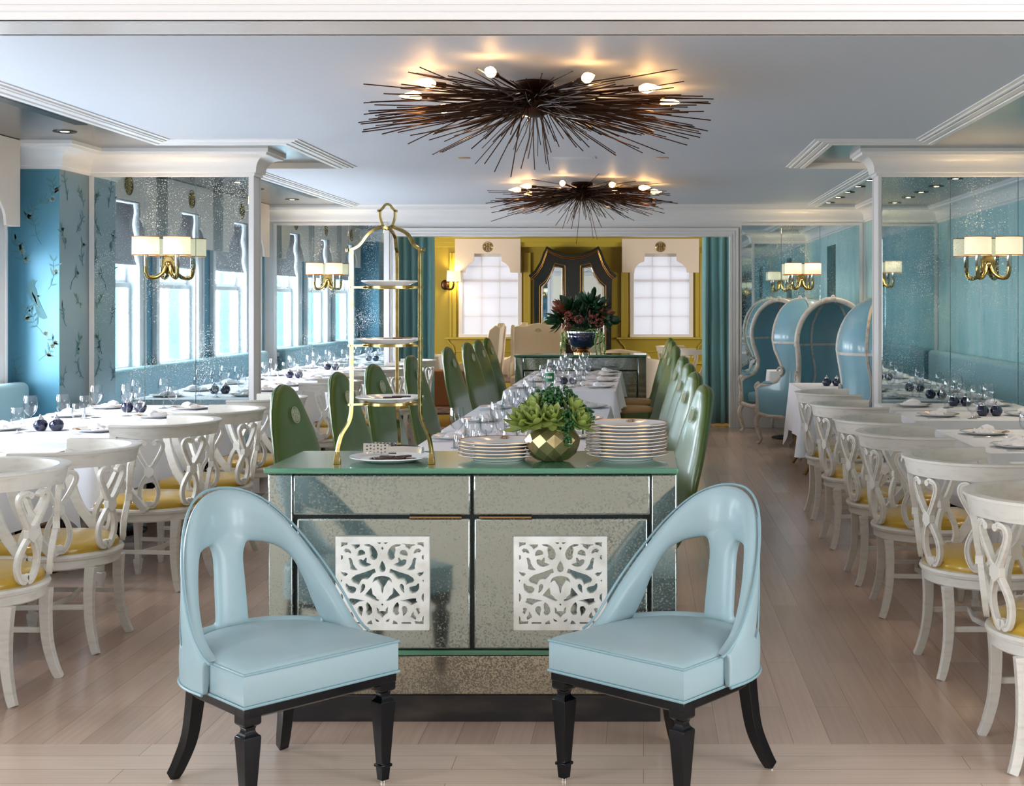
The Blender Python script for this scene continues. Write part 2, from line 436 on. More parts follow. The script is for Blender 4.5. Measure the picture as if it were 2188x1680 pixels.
# crown mouldings: cove between the perimeter ceiling and walls (room side to the right of travel)
def crown(path, closed, name, mt='white_paint'):
    pr = [(0, 2.495), (.016, 2.495), (.018, 2.515), (.030, 2.520), (.034, 2.535)]
    for i in range(9):
        t = i/8*PI/2
        pr.append((.034+.096*(1-math.cos(t)), 2.535+.105*math.sin(t)))
    pr += [(.142, 2.644), (.146, 2.662), (.160, 2.664), (.160, ZP+.002), (0, ZP+.002)]
    struct(name, sweep2d(path, pr, closed), mt, smooth=40)
PIL = -4.25  # window-wall pier face beside the wing
crown([(WALL_L, 9.83), (PIL, 9.83), (PIL, YW0), (-2.993, YW0), (-2.993, YW1), (PIL, YW1), (PIL, 11.07), (WALL_L, 11.07)], False, 'trim_2')
crown([(WALL_L, YB0), (WALL_R2, YB0), (WALL_R2, YW1), (1.796, YW1), (1.796, YW0), (WALL_R, YW0), (WALL_R, YF1), (WALL_L, YF1)], False, 'trim_3')

# window wall with openings
WH, WZ0, WZ1 = .585, .90, 2.45
wl = M(); ys = [YF0]+[q for y in WIN_Y for q in (y-WH, y+WH)]+[YB1]
for i in range(0, len(ys), 2): wl.box(WALL_L-.3, WALL_L, ys[i], ys[i+1], 0, 2.82)
for y in WIN_Y:
    wl.box(WALL_L-.3, WALL_L, y-WH, y+WH, 0, WZ0); wl.box(WALL_L-.3, WALL_L, y-WH, y+WH, WZ1, 2.82)
struct('wall_left', wl, 'wallpaper')
pier = M().box(WALL_L, PIL, 9.83, YW0, 0, ZP).box(WALL_L, PIL, YW1, 11.07, 0, ZP)
pr_ = struct('wall_left_pier', pier, ['wallpaper', 'wallpaper_grey'])
for p in pr_.data.polygons:
    if abs(p.normal.x) > .5: p.material_index = 1  # faces along x take the greyer, more metallic wallpaper
# right walls
struct('wall_right', M().box(WALL_R, WALL_R+.2, YF0, YW1, 0, 2.82), 'teal_panel')
wr2 = M().box(WALL_R2, WALL_R2+.2, YW1, 12.9, 0, 2.82).box(WALL_R2, WALL_R2+.2, 13.8, YB1, 0, 2.82).box(WALL_R2, WALL_R2+.2, 12.9, 13.8, 2.34, 2.82)
struct('wall_right.001', wr2, 'teal_panel')
struct('wall_right.002', M().box(WALL_R2+.02, WALL_R+.2, YW0+.02, YW1, 0, 2.82), 'white_matte')
struct('doorway_dark_panel', M().box(WALL_R2+.12, WALL_R2+.16, 12.9, 13.8, 0, 2.34), 'dark_void')  # dark panel painted for the unlit depth of the open doorway
sm = M()
for y in (5.2, 6.3, 7.4, 8.5, 9.6): sm.box(WALL_R-.002, WALL_R+.001, y-.004, y+.004, .95, 2.5)
for y in (11.6, 14.9): sm.box(WALL_R2-.002, WALL_R2+.001, y-.004, y+.004, .3, 2.5)
struct('trim_4', sm, 'white_paint')
# wings
struct('wall_wing_left', M().box(PIL, -2.995, YW0+.012, YW1-.012, 0, ZP), 'white_paint')
struct('wall_wing_right', M().box(1.798, WALL_R2+.02, YW0+.012, YW1-.012, 0, ZP).box(WALL_R2+.02, WALL_R, YW0+.012, YW0+.05, 0, ZP), 'white_paint')
# partitions with the wide openings
OX0, OX1, OZ = -3.01, 1.05, 2.325
def partition(name, y0, y1, x0, x1, oz, wx0, wx1, oy=None):
    m = M().box(wx0, x0, y0, y1, 0, ZP+.13).box(x1, wx1, y0, y1, 0, ZP+.13).box(x0, x1, y0, y1, oz, ZP+.13)
    return struct(name, m, 'white_paint')
partition('wall_back', YB0, YB1, OX0, OX1, OZ, WALL_L, WALL_R2+.2)
partition('wall_front', YF0, YF1, -2.9, 1.62, 2.361, WALL_L-.3, WALL_R+.2)
def casing(name, x0, x1, z1, y, d, w=.11):
    """stepped architrave round an opening; d = -1 faces the camera"""
    m = M()
    for a0, a1, t in ((0, w, .014), (.0, .022, .024), (.045, .058, .024), (w-.03, w, .034)):
        ya, yb = sorted((y, y+d*t))
        m.box(x0-a1, x0-a0, ya, yb, 0, z1+a1); m.box(x1+a0, x1+a1, ya, yb, 0, z1+a1); m.box(x0-a0, x1+a0, ya, yb, z1+a0, z1+a1)
    return struct(name, m, 'white_paint')
casing('trim_5', OX0, OX1, OZ, YB0, -1, .10)
casing('trim_6', -2.9, 1.62, 2.361, YF0, -1, .13)
casing('trim_7', -2.9, 1.62, 2.361, YF1, 1, .11)
struct('baseboard_back', M().box(1.15, WALL_R2, YB0-.03, YB0, 0, .31).box(WALL_L, -3.12, YB0-.03, YB0, 0, .31), 'white_paint', bevel=.006)
struct('baseboard_wing', M().box(1.80, WALL_R, YW0-.01, YW0+.015, 0, .2).box(PIL, -3.0, YW0-.01, YW0+.015, 0, .2).box(1.80, WALL_R2, YW1-.015, YW1+.01, 0, .2), 'white_paint', bevel=.005)

# antiqued wall mirrors, in panes with thin seams and a white frame
def wall_mirror(label, x0, x1, y, d, seams, z0=.2, z1=2.487, fl=.04, fr=.04, ft=.03):
    t = thing('wall_mirror', label, 'mirror', ((x0+x1)/2, y, z0)); cx = (x0+x1)/2
    e = [x0]+seams+[x1]
    ya, yb = sorted((0, d*.01))
    for i in range(len(e)-1):
        m = M().box(e[i]-cx+.0015, e[i+1]-cx-.0015, ya, yb, 0, z1-z0)
        ob('mirror_pane', m, 'antique_mirror', t, bevel=.0012, smooth=0)
    yc, yd = sorted((0, d*.012))
    fm = M().box(x0-cx-fl, x0-cx, yc, yd, 0, z1-z0+ft).box(x1-cx, x1-cx+fr, yc, yd, 0, z1-z0+ft).box(x0-cx, x1-cx, yc, yd, z1-z0, z1-z0+ft)
    ob('mirror_frame', fm, 'white_paint', t, bevel=.002)
    return t
wall_mirror('speckled antiqued mirror on the left wing wall behind the window tables', -4.21, -3.025, YW0+.012, -1, [-3.82, -3.43])
wall_mirror('speckled antiqued mirror on the right wing wall above the banquette', 1.826, 3.56, YW0+.012, -1, [2.35, 2.87], fl=.028)
wall_mirror('antiqued mirror on the far side of the left wing wall', -4.21, -3.025, YW1-.012, 1, [-3.82, -3.43])
wall_mirror('antiqued mirror on the far side of the right wing wall', 1.826, 2.66, YW1-.012, 1, [2.2])
wall_mirror('antiqued mirror left of the far doorway, beside the teal curtain', -4.45, -3.15, YB0, -1, [-4.02, -3.58], .31, 2.456)
wall_mirror('antiqued mirror right of the far doorway, behind the hooded chairs', 1.19, 2.62, YB0, -1, [1.67, 2.14], .31, 2.456, fl=.02)
wall_mirror('antiqued mirror beside the near opening, right', 1.78, 3.55, YF1, 1, [2.35, 2.95], .2, 2.456)
wall_mirror('antiqued mirror beside the near opening, left', -4.5, -3.06, YF1, 1, [-4.0, -3.5], .2, 2.456)

# windows of the window wall: frame, two sashes, glass, slim roman shade; pelmet box in front
for i, y in enumerate(WIN_Y):
    f = M()
    x0, x1 = WALL_L-.14, WALL_L+.03
    f.box(x0, x1, y-WH, y-WH+.03, WZ0, WZ1).box(x0, x1, y+WH-.03, y+WH, WZ0, WZ1).box(x0, x1, y-WH, y+WH, WZ1-.03, WZ1)
    f.box(WALL_L, WALL_L+.03, y-WH-.10, y-WH, WZ0-.1, WZ1+.1).box(WALL_L, WALL_L+.03, y+WH, y+WH+.10, WZ0-.1, WZ1+.1)
    f.box(WALL_L+.03, WALL_L+.045, y-WH-.10, y-WH-.07, WZ0-.1, WZ1+.1).box(WALL_L+.03, WALL_L+.045, y+WH+.07, y+WH+.10, WZ0-.1, WZ1+.1)
    wo = struct('window_%d' % (i+1), f, 'white_paint', bevel=.004)
    q = M()
    for (zz0, zz1, dx) in ((WZ0, 1.70, 0), (1.68, WZ1-.03, -.035)):
        xa, xb = WALL_L-.09+dx, WALL_L-.055+dx
        q.box(xa, xb, y-WH+.03, y-WH+.08, zz0, zz1).box(xa, xb, y+WH-.08, y+WH-.03, zz0, zz1).box(xa, xb, y-WH+.08, y+WH-.08, zz0, zz0+.05).box(xa, xb, y-WH+.08, y+WH-.08, zz1-.045, zz1)
    ob('sash', q, 'white_paint', wo, bevel=.004)
    ob('window_glass', M().box(WALL_L-.075, WALL_L-.07, y-WH+.08, y+WH-.08, WZ0+.05, 1.68).box(WALL_L-.11, WALL_L-.105, y-WH+.08, y+WH-.08, 1.70, WZ1-.08), 'pane_glass', wo, smooth=0)
    ob('window_sill', M().box(WALL_L-.14, WALL_L+.09, y-WH-.10, y+WH+.10, WZ0-.045, WZ0), 'white_paint', wo, bevel=.006)
ords = ['nearest', 'second', 'third', 'fourth', 'fifth', 'farthest']
BL = 1.34
def pel_poly(w, h):
    F_ = [(0,0),(0,1),(.16,1),(.165,.90),(.18,.84),(.22,.745),(.265,.69),(.29,.665),(.295,.44),(.705,.44),(.71,.665),(.735,.69),(.78,.745),(.82,.84),(.835,.90),(.84,1),(1,1),(1,0)]
    return [((a-.5)*w, -b*h) for a, b in F_]
def monogram(m, r, f, t=.006):
    """ring with mirrored letter strokes; f(a, b) -> 3D"""
    def tb(pts, k=1): m.tube([f(a, b) for a, b in pts], t*k, 5)
    tb([(r*math.cos(q*PI/12), r*math.sin(q*PI/12)) for q in range(25)], 1)
    tb([(.80*r*math.cos(q*PI/12), .80*r*math.sin(q*PI/12)) for q in range(25)], .6)
    for s in (1, -1):
        tb([(s*.12*r, -.72*r), (s*.12*r, .72*r)]); tb([(s*.42*r, -.62*r), (s*.42*r, .62*r)])
        tb([(s*.12*r, .05*r), (s*.42*r, .05*r)])
        tb([(s*.42*r, .5*r), (s*.6*r, .35*r), (s*.44*r, .08*r), (s*.62*r, -.15*r), (s*.44*r, -.5*r)])
def pelmet_make(w=BL, h=.62, x=0, depth=.13):
    t = thing('pelmet', '', 'pelmet')
    m = M().extr([pel_poly(w, h)], lambda a, b, d: (d, a, b), -.02, 0)
    m.box(-depth, -.02, -w/2, -w/2+.02, -h, 0).box(-depth, -.02, w/2-.02, w/2, -h, 0).box(-depth, -.02, -w/2+.02, w/2-.02, -.02, 0)
    ob('pelmet_box', m, 'pelmet_fabric', t, bevel=.003)
    q = M(); monogram(q, .086, lambda a, b: (.004, a, b-.145))
    ob('medallion', q, 'brass', t)
    return t
PEL = Proto(lambda: pelmet_make())
for i, y in enumerate(WIN_Y):
    PEL.put((WALL_L+.14, y, ZP-.003), 0, 'cream scalloped pelmet with round medallion over the %s window of the left wall' % ords[i], 'pelmets over the left windows')
def shade_make(w=1.06, h=.55):
    m = M(); n = 14
    rows = []
    for k in range(n+1):
        z = -h*k/n; bulge = .012+.03*(k/n)**3*abs(math.sin(k*1.5))
        rows.append([(bulge+.008*math.sin(j*1.1+k), -w/2+w*j/12, z) for j in range(13)])
    m.rings(rows, False, False, closed=False)
    o = ob('roman_shade', m, 'shade_blind', smooth=60, fix=False)
    s_ = o.modifiers.new('s', 'SOLIDIFY'); s_.thickness = .012
    return tag(o, '', 'roman shade')
SH = Proto(shade_make)
for i, y in enumerate(WIN_Y):
    SH.put((WALL_L-.045, y, WZ1-.04), 0, 'grey fabric roman shade half drawn at the %s window of the left wall' % ords[i], 'roman shades at the left windows')

# painted branches, blossoms and a bird on the pier's wallpaper
mu = M(); R2 = random.Random(3)
def leaf(m, f, x, z, ang, L, wd):
    ca, sa = math.cos(ang), math.sin(ang)
    pts = [(0, 0), (.3*L, wd), (.7*L, wd*.8), (L, 0), (.7*L, -wd*.8), (.3*L, -wd)]
    vs = [f(x+a*ca-b*sa, z+a*sa+b*ca) for a, b in pts]
    m.add(vs, [(0,1,2,3,4,5)])
def vine(m, f, x, z, n, seed, spread):
    r = random.Random(seed); ang = PI/2+r.uniform(-1.1, 1.1)
    for i in range(n):
        nx, nz = x+.035*math.cos(ang), z+.035*math.sin(ang)
        if not (spread[0] < nx < spread[1]): ang = PI-ang; nx, nz = x, z+.02
        m.cur = 0; m.bar([f(x, z), f(nx, nz)], .003, .001, up=(f(0,0)[0]-f(1,0)[0], f(0,0)[1]-f(1,0)[1], .01))
        if r.random() < .75:
            for s in (-1, 1): leaf(m, f, nx, nz, ang+s*r.uniform(.4, 1.3), r.uniform(.04, .075), .007)
        if r.random() < .22:
            m.cur = 1
            for k in range(6): leaf(m, f, nx+.02, nz, k*PI/3, .026, .009)
            m.cur = 0
        x, z = nx, nz; ang += r.uniform(-.5, .5); ang = min(max(ang, .6), 2.5)
ff = lambda a, b: (a, 9.83-.0015, b)
fs = lambda a, b: (PIL+.0015, a, b)
for k, (x, z) in enumerate(((-4.54, .95), (-4.40, 1.10), (-4.34, 1.28), (-4.52, 1.38), (-4.33, 1.62), (-4.5, 1.80), (-4.38, 1.95), (-4.5, 2.12), (-4.34, 2.25))): vine(mu, ff, x, z, 6, k, (-4.58, -4.27))
for k, (y, z) in enumerate(((9.92, .9), (10.1, 1.12), (10.25, .95), (9.95, 1.35), (10.2, 1.48), (10.02, 1.62), (10.25, 1.80), (9.93, 1.92), (10.12, 2.05), (10.25, 2.25), (9.97, 2.28))): vine(mu, fs, y, z, 5, 20+k, (9.86, 10.32))
# bird with a folded wing and long tail
bx, bz = -4.43, 1.60
bird = [(-.045, .05), (-.03, .075), (-.008, .085), (.006, .075), (.02, .078), (.006, .062), (.0, .04), (.015, .01), (.02, -.03), (.05, -.10), (.085, -.17), (.06, -.18), (.02, -.16), (-.0, -.09), (-.03, -.04), (-.05, .0)]
mu.cur = 0; mu.extr([[(bx+a*1.1, bz+b*1.1) for a, b in bird]], lambda a, b, d: (a, 9.83-d, b), 0, .0025)
mu.cur = 1
for k in range(5): leaf(mu, lambda a, b: (a, 9.83-.003, b), bx-.03+.008*k, bz+.02-.012*k, -1.1-.05*k, .085, .006)
o_ = ob('painted_mural', mu, ['motif_green', 'motif_pale'], pr_, smooth=0, fix=False)

# near right bench and other setting: far room shell
struct('wall_far', M().box(-6.4, -3.27, YE, YE+.2, 0, 2.7).box(-2.17, -.24, YE, YE+.2, 0, 2.7).box(.88, 5.4, YE, YE+.2, 0, 2.7)
       .box(-3.27, -2.17, YE, YE+.2, 0, .93).box(-.24, .88, YE, YE+.2, 0, .93).box(-3.27, -2.17, YE, YE+.2, 2.35, 2.7).box(-.24, .88, YE, YE+.2, 2.35, 2.7), 'olive_paint')
struct('wall_far.001', M().box(-6.4, -6.2, YB1, 18.8, 0, 2.7).box(-6.4, -6.2, 21.8, YE, 0, 2.7).box(-6.4, -6.2, 18.8, 21.8, 0, .8).box(-6.4, -6.2, 18.8, 21.8, 2.4, 2.7)
       .box(5.2, 5.4, YB1, 18.8, 0, 2.7).box(5.2, 5.4, 21.8, YE, 0, 2.7).box(5.2, 5.4, 18.8, 21.8, 0, .8).box(5.2, 5.4, 18.8, 21.8, 2.4, 2.7), 'olive_paint')
struct('wall_far.002', M().box(-6.4, WALL_L, YB0+.05, YB1, 0, 2.7).box(WALL_R2+.2, 5.4, YB0+.05, YB1, 0, 2.7), 'olive_paint')
ot = M()
ot.box(-6.2, 5.2, YE-.03, YE, 0, .14).box(-6.2, 5.2, YE-.045, YE, .42, .47)
ot.box(-6.2, 5.2, YE-.10, YE, 2.50, 2.66).box(-6.2, 5.2, YE-.14, YE-.10, 2.58, 2.66)
for xc in (-2.72, .32):
    ot.box(xc-.80, xc+.80, YE-.06, YE, .865, .90)
    for s in (-1, 1):
        a0, a1 = sorted((xc+s*.60, xc+s*.68)); ot.box(a0, a1, YE-.03, YE, .90, 2.4)
        a0, a1 = sorted((xc+s*.68, xc+s*.72)); ot.box(a0, a1, YE-.045, YE, .90, 2.4)
        # shaped bracket of the apron panel under the sill
        ot.bar([(xc+s*.76, YE-.015, .86), (xc+s*.72, YE-.015, .80), (xc+s*.66, YE-.015, .74), (xc+s*.64, YE-.015, .66), (xc+s*.64, YE-.015, .5)], .02, .02, up=(0, 1, 0))
    ot.box(xc-.62, xc+.62, YE-.02, YE, .64, .66)
struct('trim_8', ot, 'olive_trim', bevel=.004)
for i, xc in enumerate((-2.72, .32)):
    f = M(); w2 = .56
    f.box(xc-w2, xc-w2+.07, YE-.02, YE+.1, .90, 2.40).box(xc+w2-.07, xc+w2, YE-.02, YE+.1, .90, 2.40).box(xc-w2, xc+w2, YE-.02, YE+.1, 2.33, 2.40).box(xc-w2, xc+w2, YE-.05, YE+.1, .90, .955)
    wo = struct('window_%d' % (7+i), f, 'white_paint', bevel=.004)
    q = M(); q.box(xc-w2+.07, xc+w2-.07, YE+.05, YE+.09, 1.88, 1.93)
    for s in (-1, 1): q.box(xc+s*.16-.011, xc+s*.16+.011, YE+.055, YE+.08, .95, 2.33)
    for z in (1.27, 1.60, 2.16): q.box(xc-w2+.07, xc+w2-.07, YE+.055, YE+.08, z-.011, z+.011)
    ob('sash', q, 'white_paint', wo)
    ob('window_glass', M().box(xc-w2+.07, xc+w2-.07, YE+.065, YE+.07, .95, 2.33), 'pane_glass', wo, smooth=0)
    b = M().box(xc-w2+.07, xc+w2-.07, YE+.012, YE+.014, .96, 2.33)
    tag(ob('sheer_blind', b, 'sheer_blind', smooth=0), 'sheer white blind over the %s window of the olive room' % ('left' if i == 0 else 'right'), 'blind', 'sheer blinds in the olive room')
    p = pelmet_make(1.16 if i == 0 else 1.36, .60, depth=.14)
    p.location = (xc-.03 if i == 0 else xc-.02, YE-.15, 2.645); p.rotation_euler = (0, 0, -PI/2)
    tag(p, 'cream scalloped pelmet with gilt medallion over the %s window of the olive room' % ('left' if i == 0 else 'right'), 'pelmet', 'pelmets in the olive room')
# the photographer's room
struct('wall_rear', M().box(-6.4, 5.4, -4.25, -4.2, 0, 3), 'camera_room_wall')
struct('wall_rear.001', M().box(-6.25, -6.2, -4.2, -2.7, 0, 3).box(-6.25, -6.2, -.9, 0, 0, 3).box(-6.25, -6.2, 1.8, 4.0, 0, 3).box(-6.25, -6.2, -2.7, -.9, 0, .45).box(-6.25, -6.2, 0, 1.8, 0, .45).box(-6.25, -6.2, -2.7, -.9, 2.75, 3).box(-6.25, -6.2, 0, 1.8, 2.75, 3)
       .box(5.2, 5.25, -4.2, -2.7, 0, 3).box(5.2, 5.25, -.9, 0, 0, 3).box(5.2, 5.25, 1.8, 4.0, 0, 3).box(5.2, 5.25, -2.7, -.9, 0, .45).box(5.2, 5.25, 0, 1.8, 0, .45).box(5.2, 5.25, -2.7, -.9, 2.75, 3).box(5.2, 5.25, 0, 1.8, 2.75, 3).box(-6.2, WALL_L-.3, 3.95, 4.0, 0, 3).box(WALL_R+.2, 5.2, 3.95, 4.0, 0, 3), 'camera_room_wall')
# recessed downlights
def dl_make():
    t = thing('downlight', '', 'ceiling light')
    ob('trim_ring', M().lathe([(.045, -.001), (.055, -.006), (.075, -.006), (.08, 0), (.045, .002)], 24), 'filament_can', t)
    ob('lamp', M().lathe([(.001, -.001), (.028, -.002), (.028, .004), (.001, .004)], 16), 'downlight_glow', t)
    return t
DL = Proto(dl_make)
LD = [(-3.94, 9.2), (-3.94, 7.6), (-3.94, 6.0), (-3.98, 12.4), (-3.98, 13.9), (-3.98, 15.3)]
RD = [(2.16, 12.9), (2.16, 13.6), (2.16, 14.3), (2.16, 15.0), (2.16, 15.8)]
RN = [(2.94, 7.97), (2.94, 7.14), (2.94, 6.4), (2.94, 5.7), (2.94, 4.9), (2.94, 8.8)]
nm = ['first', 'second', 'third', 'fourth', 'fifth', 'sixth']
for lst, side in ((LD, 'over the window tables, left'), (RD, 'above the hooded chairs, right'), (RN, 'above the right banquette')):
    for i, (x, y) in enumerate(lst):
        DL.put((x, y, ZP), 0, 'small dark recessed downlight %s, %s from the near end' % (side, nm[i]) if lst is not RN else 'small dark recessed downlight %s, %s in its row' % (side, nm[i]), 'recessed downlights')
        l = bpy.data.lights.new('downlight_spot', 'SPOT'); l.energy = 16; l.spot_size = 1.5; l.spot_blend = .6; l.color = (1, .80, .58); l.shadow_soft_size = .03
        q = bpy.data.objects.new('downlight_spot', l); COL.objects.link(q); q.location = (x, y, ZP-.02)
# flat supply grilles and small fittings on the pale ceiling
o_ = ob('ceiling_grille', M().box(-.72, -.38, 10.6, 10.78, ZC-.004, ZC).box(-.70, -.40, 10.62, 10.76, ZC-.006, ZC-.003), 'vent', bevel=.001); tag(o_, 'flat pale rectangular grille in the ceiling between the two chandeliers', 'vent')
for x, s in ((-1.42, 'left'), (.15, 'right')):
    tag(ob('ceiling_spot', M().lathe([(.05, -.002), (.05, .002)], 20), 'gold_line', loc=(x, 10.7, ZC-.002)), 'tiny flush ceiling fitting %s of the grille between the chandeliers' % s, 'ceiling fitting')
# ============================================================ MIRRORED CABINETS
def rect(x0, x1, z0, z1): return [(x0, z0), (x1, z0), (x1, z1), (x0, z1)]
HL = [  # openings of the fretwork traced on its left half, in a 1350 x 1335 frame offset by (255, 180)
 [(333,258),(433,262),(425,295),(375,305),(335,330)], [(845,262),(912,262),(905,280),(880,282)],
 [(475,292),(610,290),(600,325),(565,345),(540,362),(520,330)],
 [(660,288),(740,285),(800,315),(845,370),(865,430),(850,490),(815,515),(775,505),(750,475),(757,440),(745,395),(740,365),(752,330),(720,320),(680,310)],
 [(370,375),(400,347),(445,355),(475,385),(482,420),(450,415),(430,400),(395,408)],
 [(565,430),(575,395),(605,368),(645,368),(680,395),(683,430),(650,440),(615,450),(567,455)],
 [(333,440),(360,450),(362,490),(335,512)],
 [(440,485),(470,478),(495,510),(510,570),(545,625),(580,655),(540,660),(490,655),(460,640),(465,600),(455,560),(450,520)],
 [(580,520),(605,500),(635,505),(655,520),(685,480),(705,480),(705,520),(700,545),(775,575),(735,600),(680,612),(630,600),(595,570)],
 [(333,675),(360,690),(400,690),(438,712),(400,745),(370,738),(340,705)], [(333,790),(355,800),(335,830)],
 [(820,635),(838,695),(790,712),(750,760),(715,790),(670,785),(630,795),(608,830),(590,868),(550,850),(495,835),(470,800),(490,765),(550,725),(680,685)],
 [(400,850),(415,845),(450,880),(500,890),(530,895),(555,920),(545,965),(510,990),(460,985),(415,950),(398,900)],
 [(620,880),(650,850),(680,865),(685,900),(665,940),(640,970),(610,985),(618,940)],
 [(770,905),(785,960),(790,1000),(840,1040),(850,1065),(885,1080),(875,1100),(840,1095),(780,1070),(670,1020),(720,960)],
 [(333,985),(360,1010),(368,1060),(345,1100),(333,1110)],
 [(440,1060),(500,1060),(600,1078),(680,1092),(600,1110),(550,1135),(520,1160),(480,1145),(420,1115),(445,1090)],
 [(710,1112),(750,1145),(780,1200),(785,1260),(750,1300),(710,1300),(685,1270),(700,1240),(695,1200),(690,1150)],
 [(570,1200),(600,1168),(640,1175),(655,1210),(650,1240),(640,1270),(632,1315),(590,1280),(568,1240)],
 [(390,1200),(430,1195),(450,1215),(430,1250),(415,1290),(380,1260),(400,1240)],
 [(480,1245),(510,1290),(525,1330),(490,1350),(450,1370),(440,1330),(470,1300)],
 [(333,1310),(350,1330),(360,1380),(400,1390),(470,1380),(460,1425),(335,1430)],
 [(520,1400),(655,1400),(655,1425),(510,1425)], [(705,1430),(720,1400),(770,1370),(790,1430)],
 [(825,1345),(850,1360),(885,1380),(875,1400),(840,1390)]]
HC = [[(932,320),(953,345),(932,372),(911,345)], [(932,520),(962,570),(982,630),(967,675),(932,690),(897,675),(882,630),(902,570)],
 [(790,840),(800,790),(830,760),(890,742),(932,738),(974,742),(1034,760),(1064,790),(1074,840),(1049,815),(1014,805),(989,850),(954,900),(945,960),(932,995),(919,960),(910,900),(875,850),(850,805),(815,815)],
 [(932,1130),(950,1148),(932,1168),(914,1148)],
 [(850,1185),(882,1215),(885,1245),(932,1240),(979,1245),(982,1215),(1014,1180),(1010,1270),(965,1300),(932,1335),(899,1300),(854,1270)]]
def fretwork(S=.339):
    hs = []
    for h in HL:
        hs.append([((x-255)/1350-.5, .5-(y-180)/1335) for x, y in h]); hs.append([(.5-(x-257)/1350, .5-(y-180)/1335) for x, y in h][::-1])
    for h in HC: hs.append([((x-257)/1350-.5, .5-(y-180)/1335) for x, y in h])
    polys = [rect(-.5, .5, -.5, .5)]+hs
    polys = [[(a*S, b*S) for a, b in p] for p in polys]
    return M().extr(polys, lambda a, b, d: (a, -d, b), 0, .016)
# cabinet local frame: x across (0 = left), y depth (0 = front face), z up
CW, CD = 1.488, .545
def cabinet_make(front=True):
    t = thing('mirrored_cabinet', '', 'cabinet')
    W = CW
    ob('carcass', M().box(.004, W-.004, .022, CD, .245, .905).box(.05, W-.05, .03, CD-.03, .10, .245), 'gap_dark', t)
    ob('stone_top', M().box(-.008, W+.004, -.03, CD, .908, .928), 'green_stone', t, bevel=.004)
    for x0, x1, in ((0, .090), (W-.094, W)):
        ob('stile', M().box(x0, x1, 0, .022, .262, .904), 'cabinet_mirror', t, bevel=.006)
    for x0, x1 in ((.092, .738), (.747, W-.097)):
        d = ob('drawer', M().box(x0, x1, -.004, .022, .754, .902), 'cabinet_mirror', t, bevel=.007)
    for i, (x0, x1) in enumerate(((.104, .736), (.749, W-.107))):
        d = ob('door', M().box(x0, x1, .002, .024, .266, .742), 'cabinet_mirror', t, bevel=.007)
        px = (x1-.22) if i == 0 else x0+.02
        ob('finger_pull', M().box(px, px+.19, -.006, .004, .744, .750), 'bronze', d)
        fc = (818.5 if i == 0 else 1198)
        if front:
            m = fretwork(); m.xf(Matrix.Translation(((fc-572)*4.91/F, .002, EYE-(1245.5-645)*4.91/F)))
            ob('fretwork_panel', m, 'lattice_white', d, bevel=.0016, smooth=30)
    ob('kick_rail', M().box(.03, W-.03, .0, .02, .246, .262), 'green_stone', t)
    ob('lower_panel', M().box(.075, W-.058, .004, .024, .10, .243), 'plinth_mirror', t, bevel=.005)
    ob('side_panel', M().box(-.001, .004, .024, CD-.004, .262, .904).box(W-.004, W+.001, .024, CD-.004, .262, .904), 'cabinet_mirror', t)
    ob('plinth', M().box(.076, W-.060, .01, CD-.03, 0, .097), 'dark_base', t, bevel=.003)
    if not front:   # far one: three plain panes across the face
        ob('glass_seam', M().box(.10, W-.1, -.008, -.004, .60, .606), 'nickel', t)
    return t
CX0 = -1.366
cab = cabinet_make(); cab.location = (CX0, 4.91, 0)
cab['label'] = 'antiqued mirrored cabinet with green stone top and white fretwork panels, in front'
cab2 = cabinet_make(False); cab2.location = (-1.457, 15.3, 0)
cab2['label'] = 'mirrored cabinet with green top at the far end of the long table'

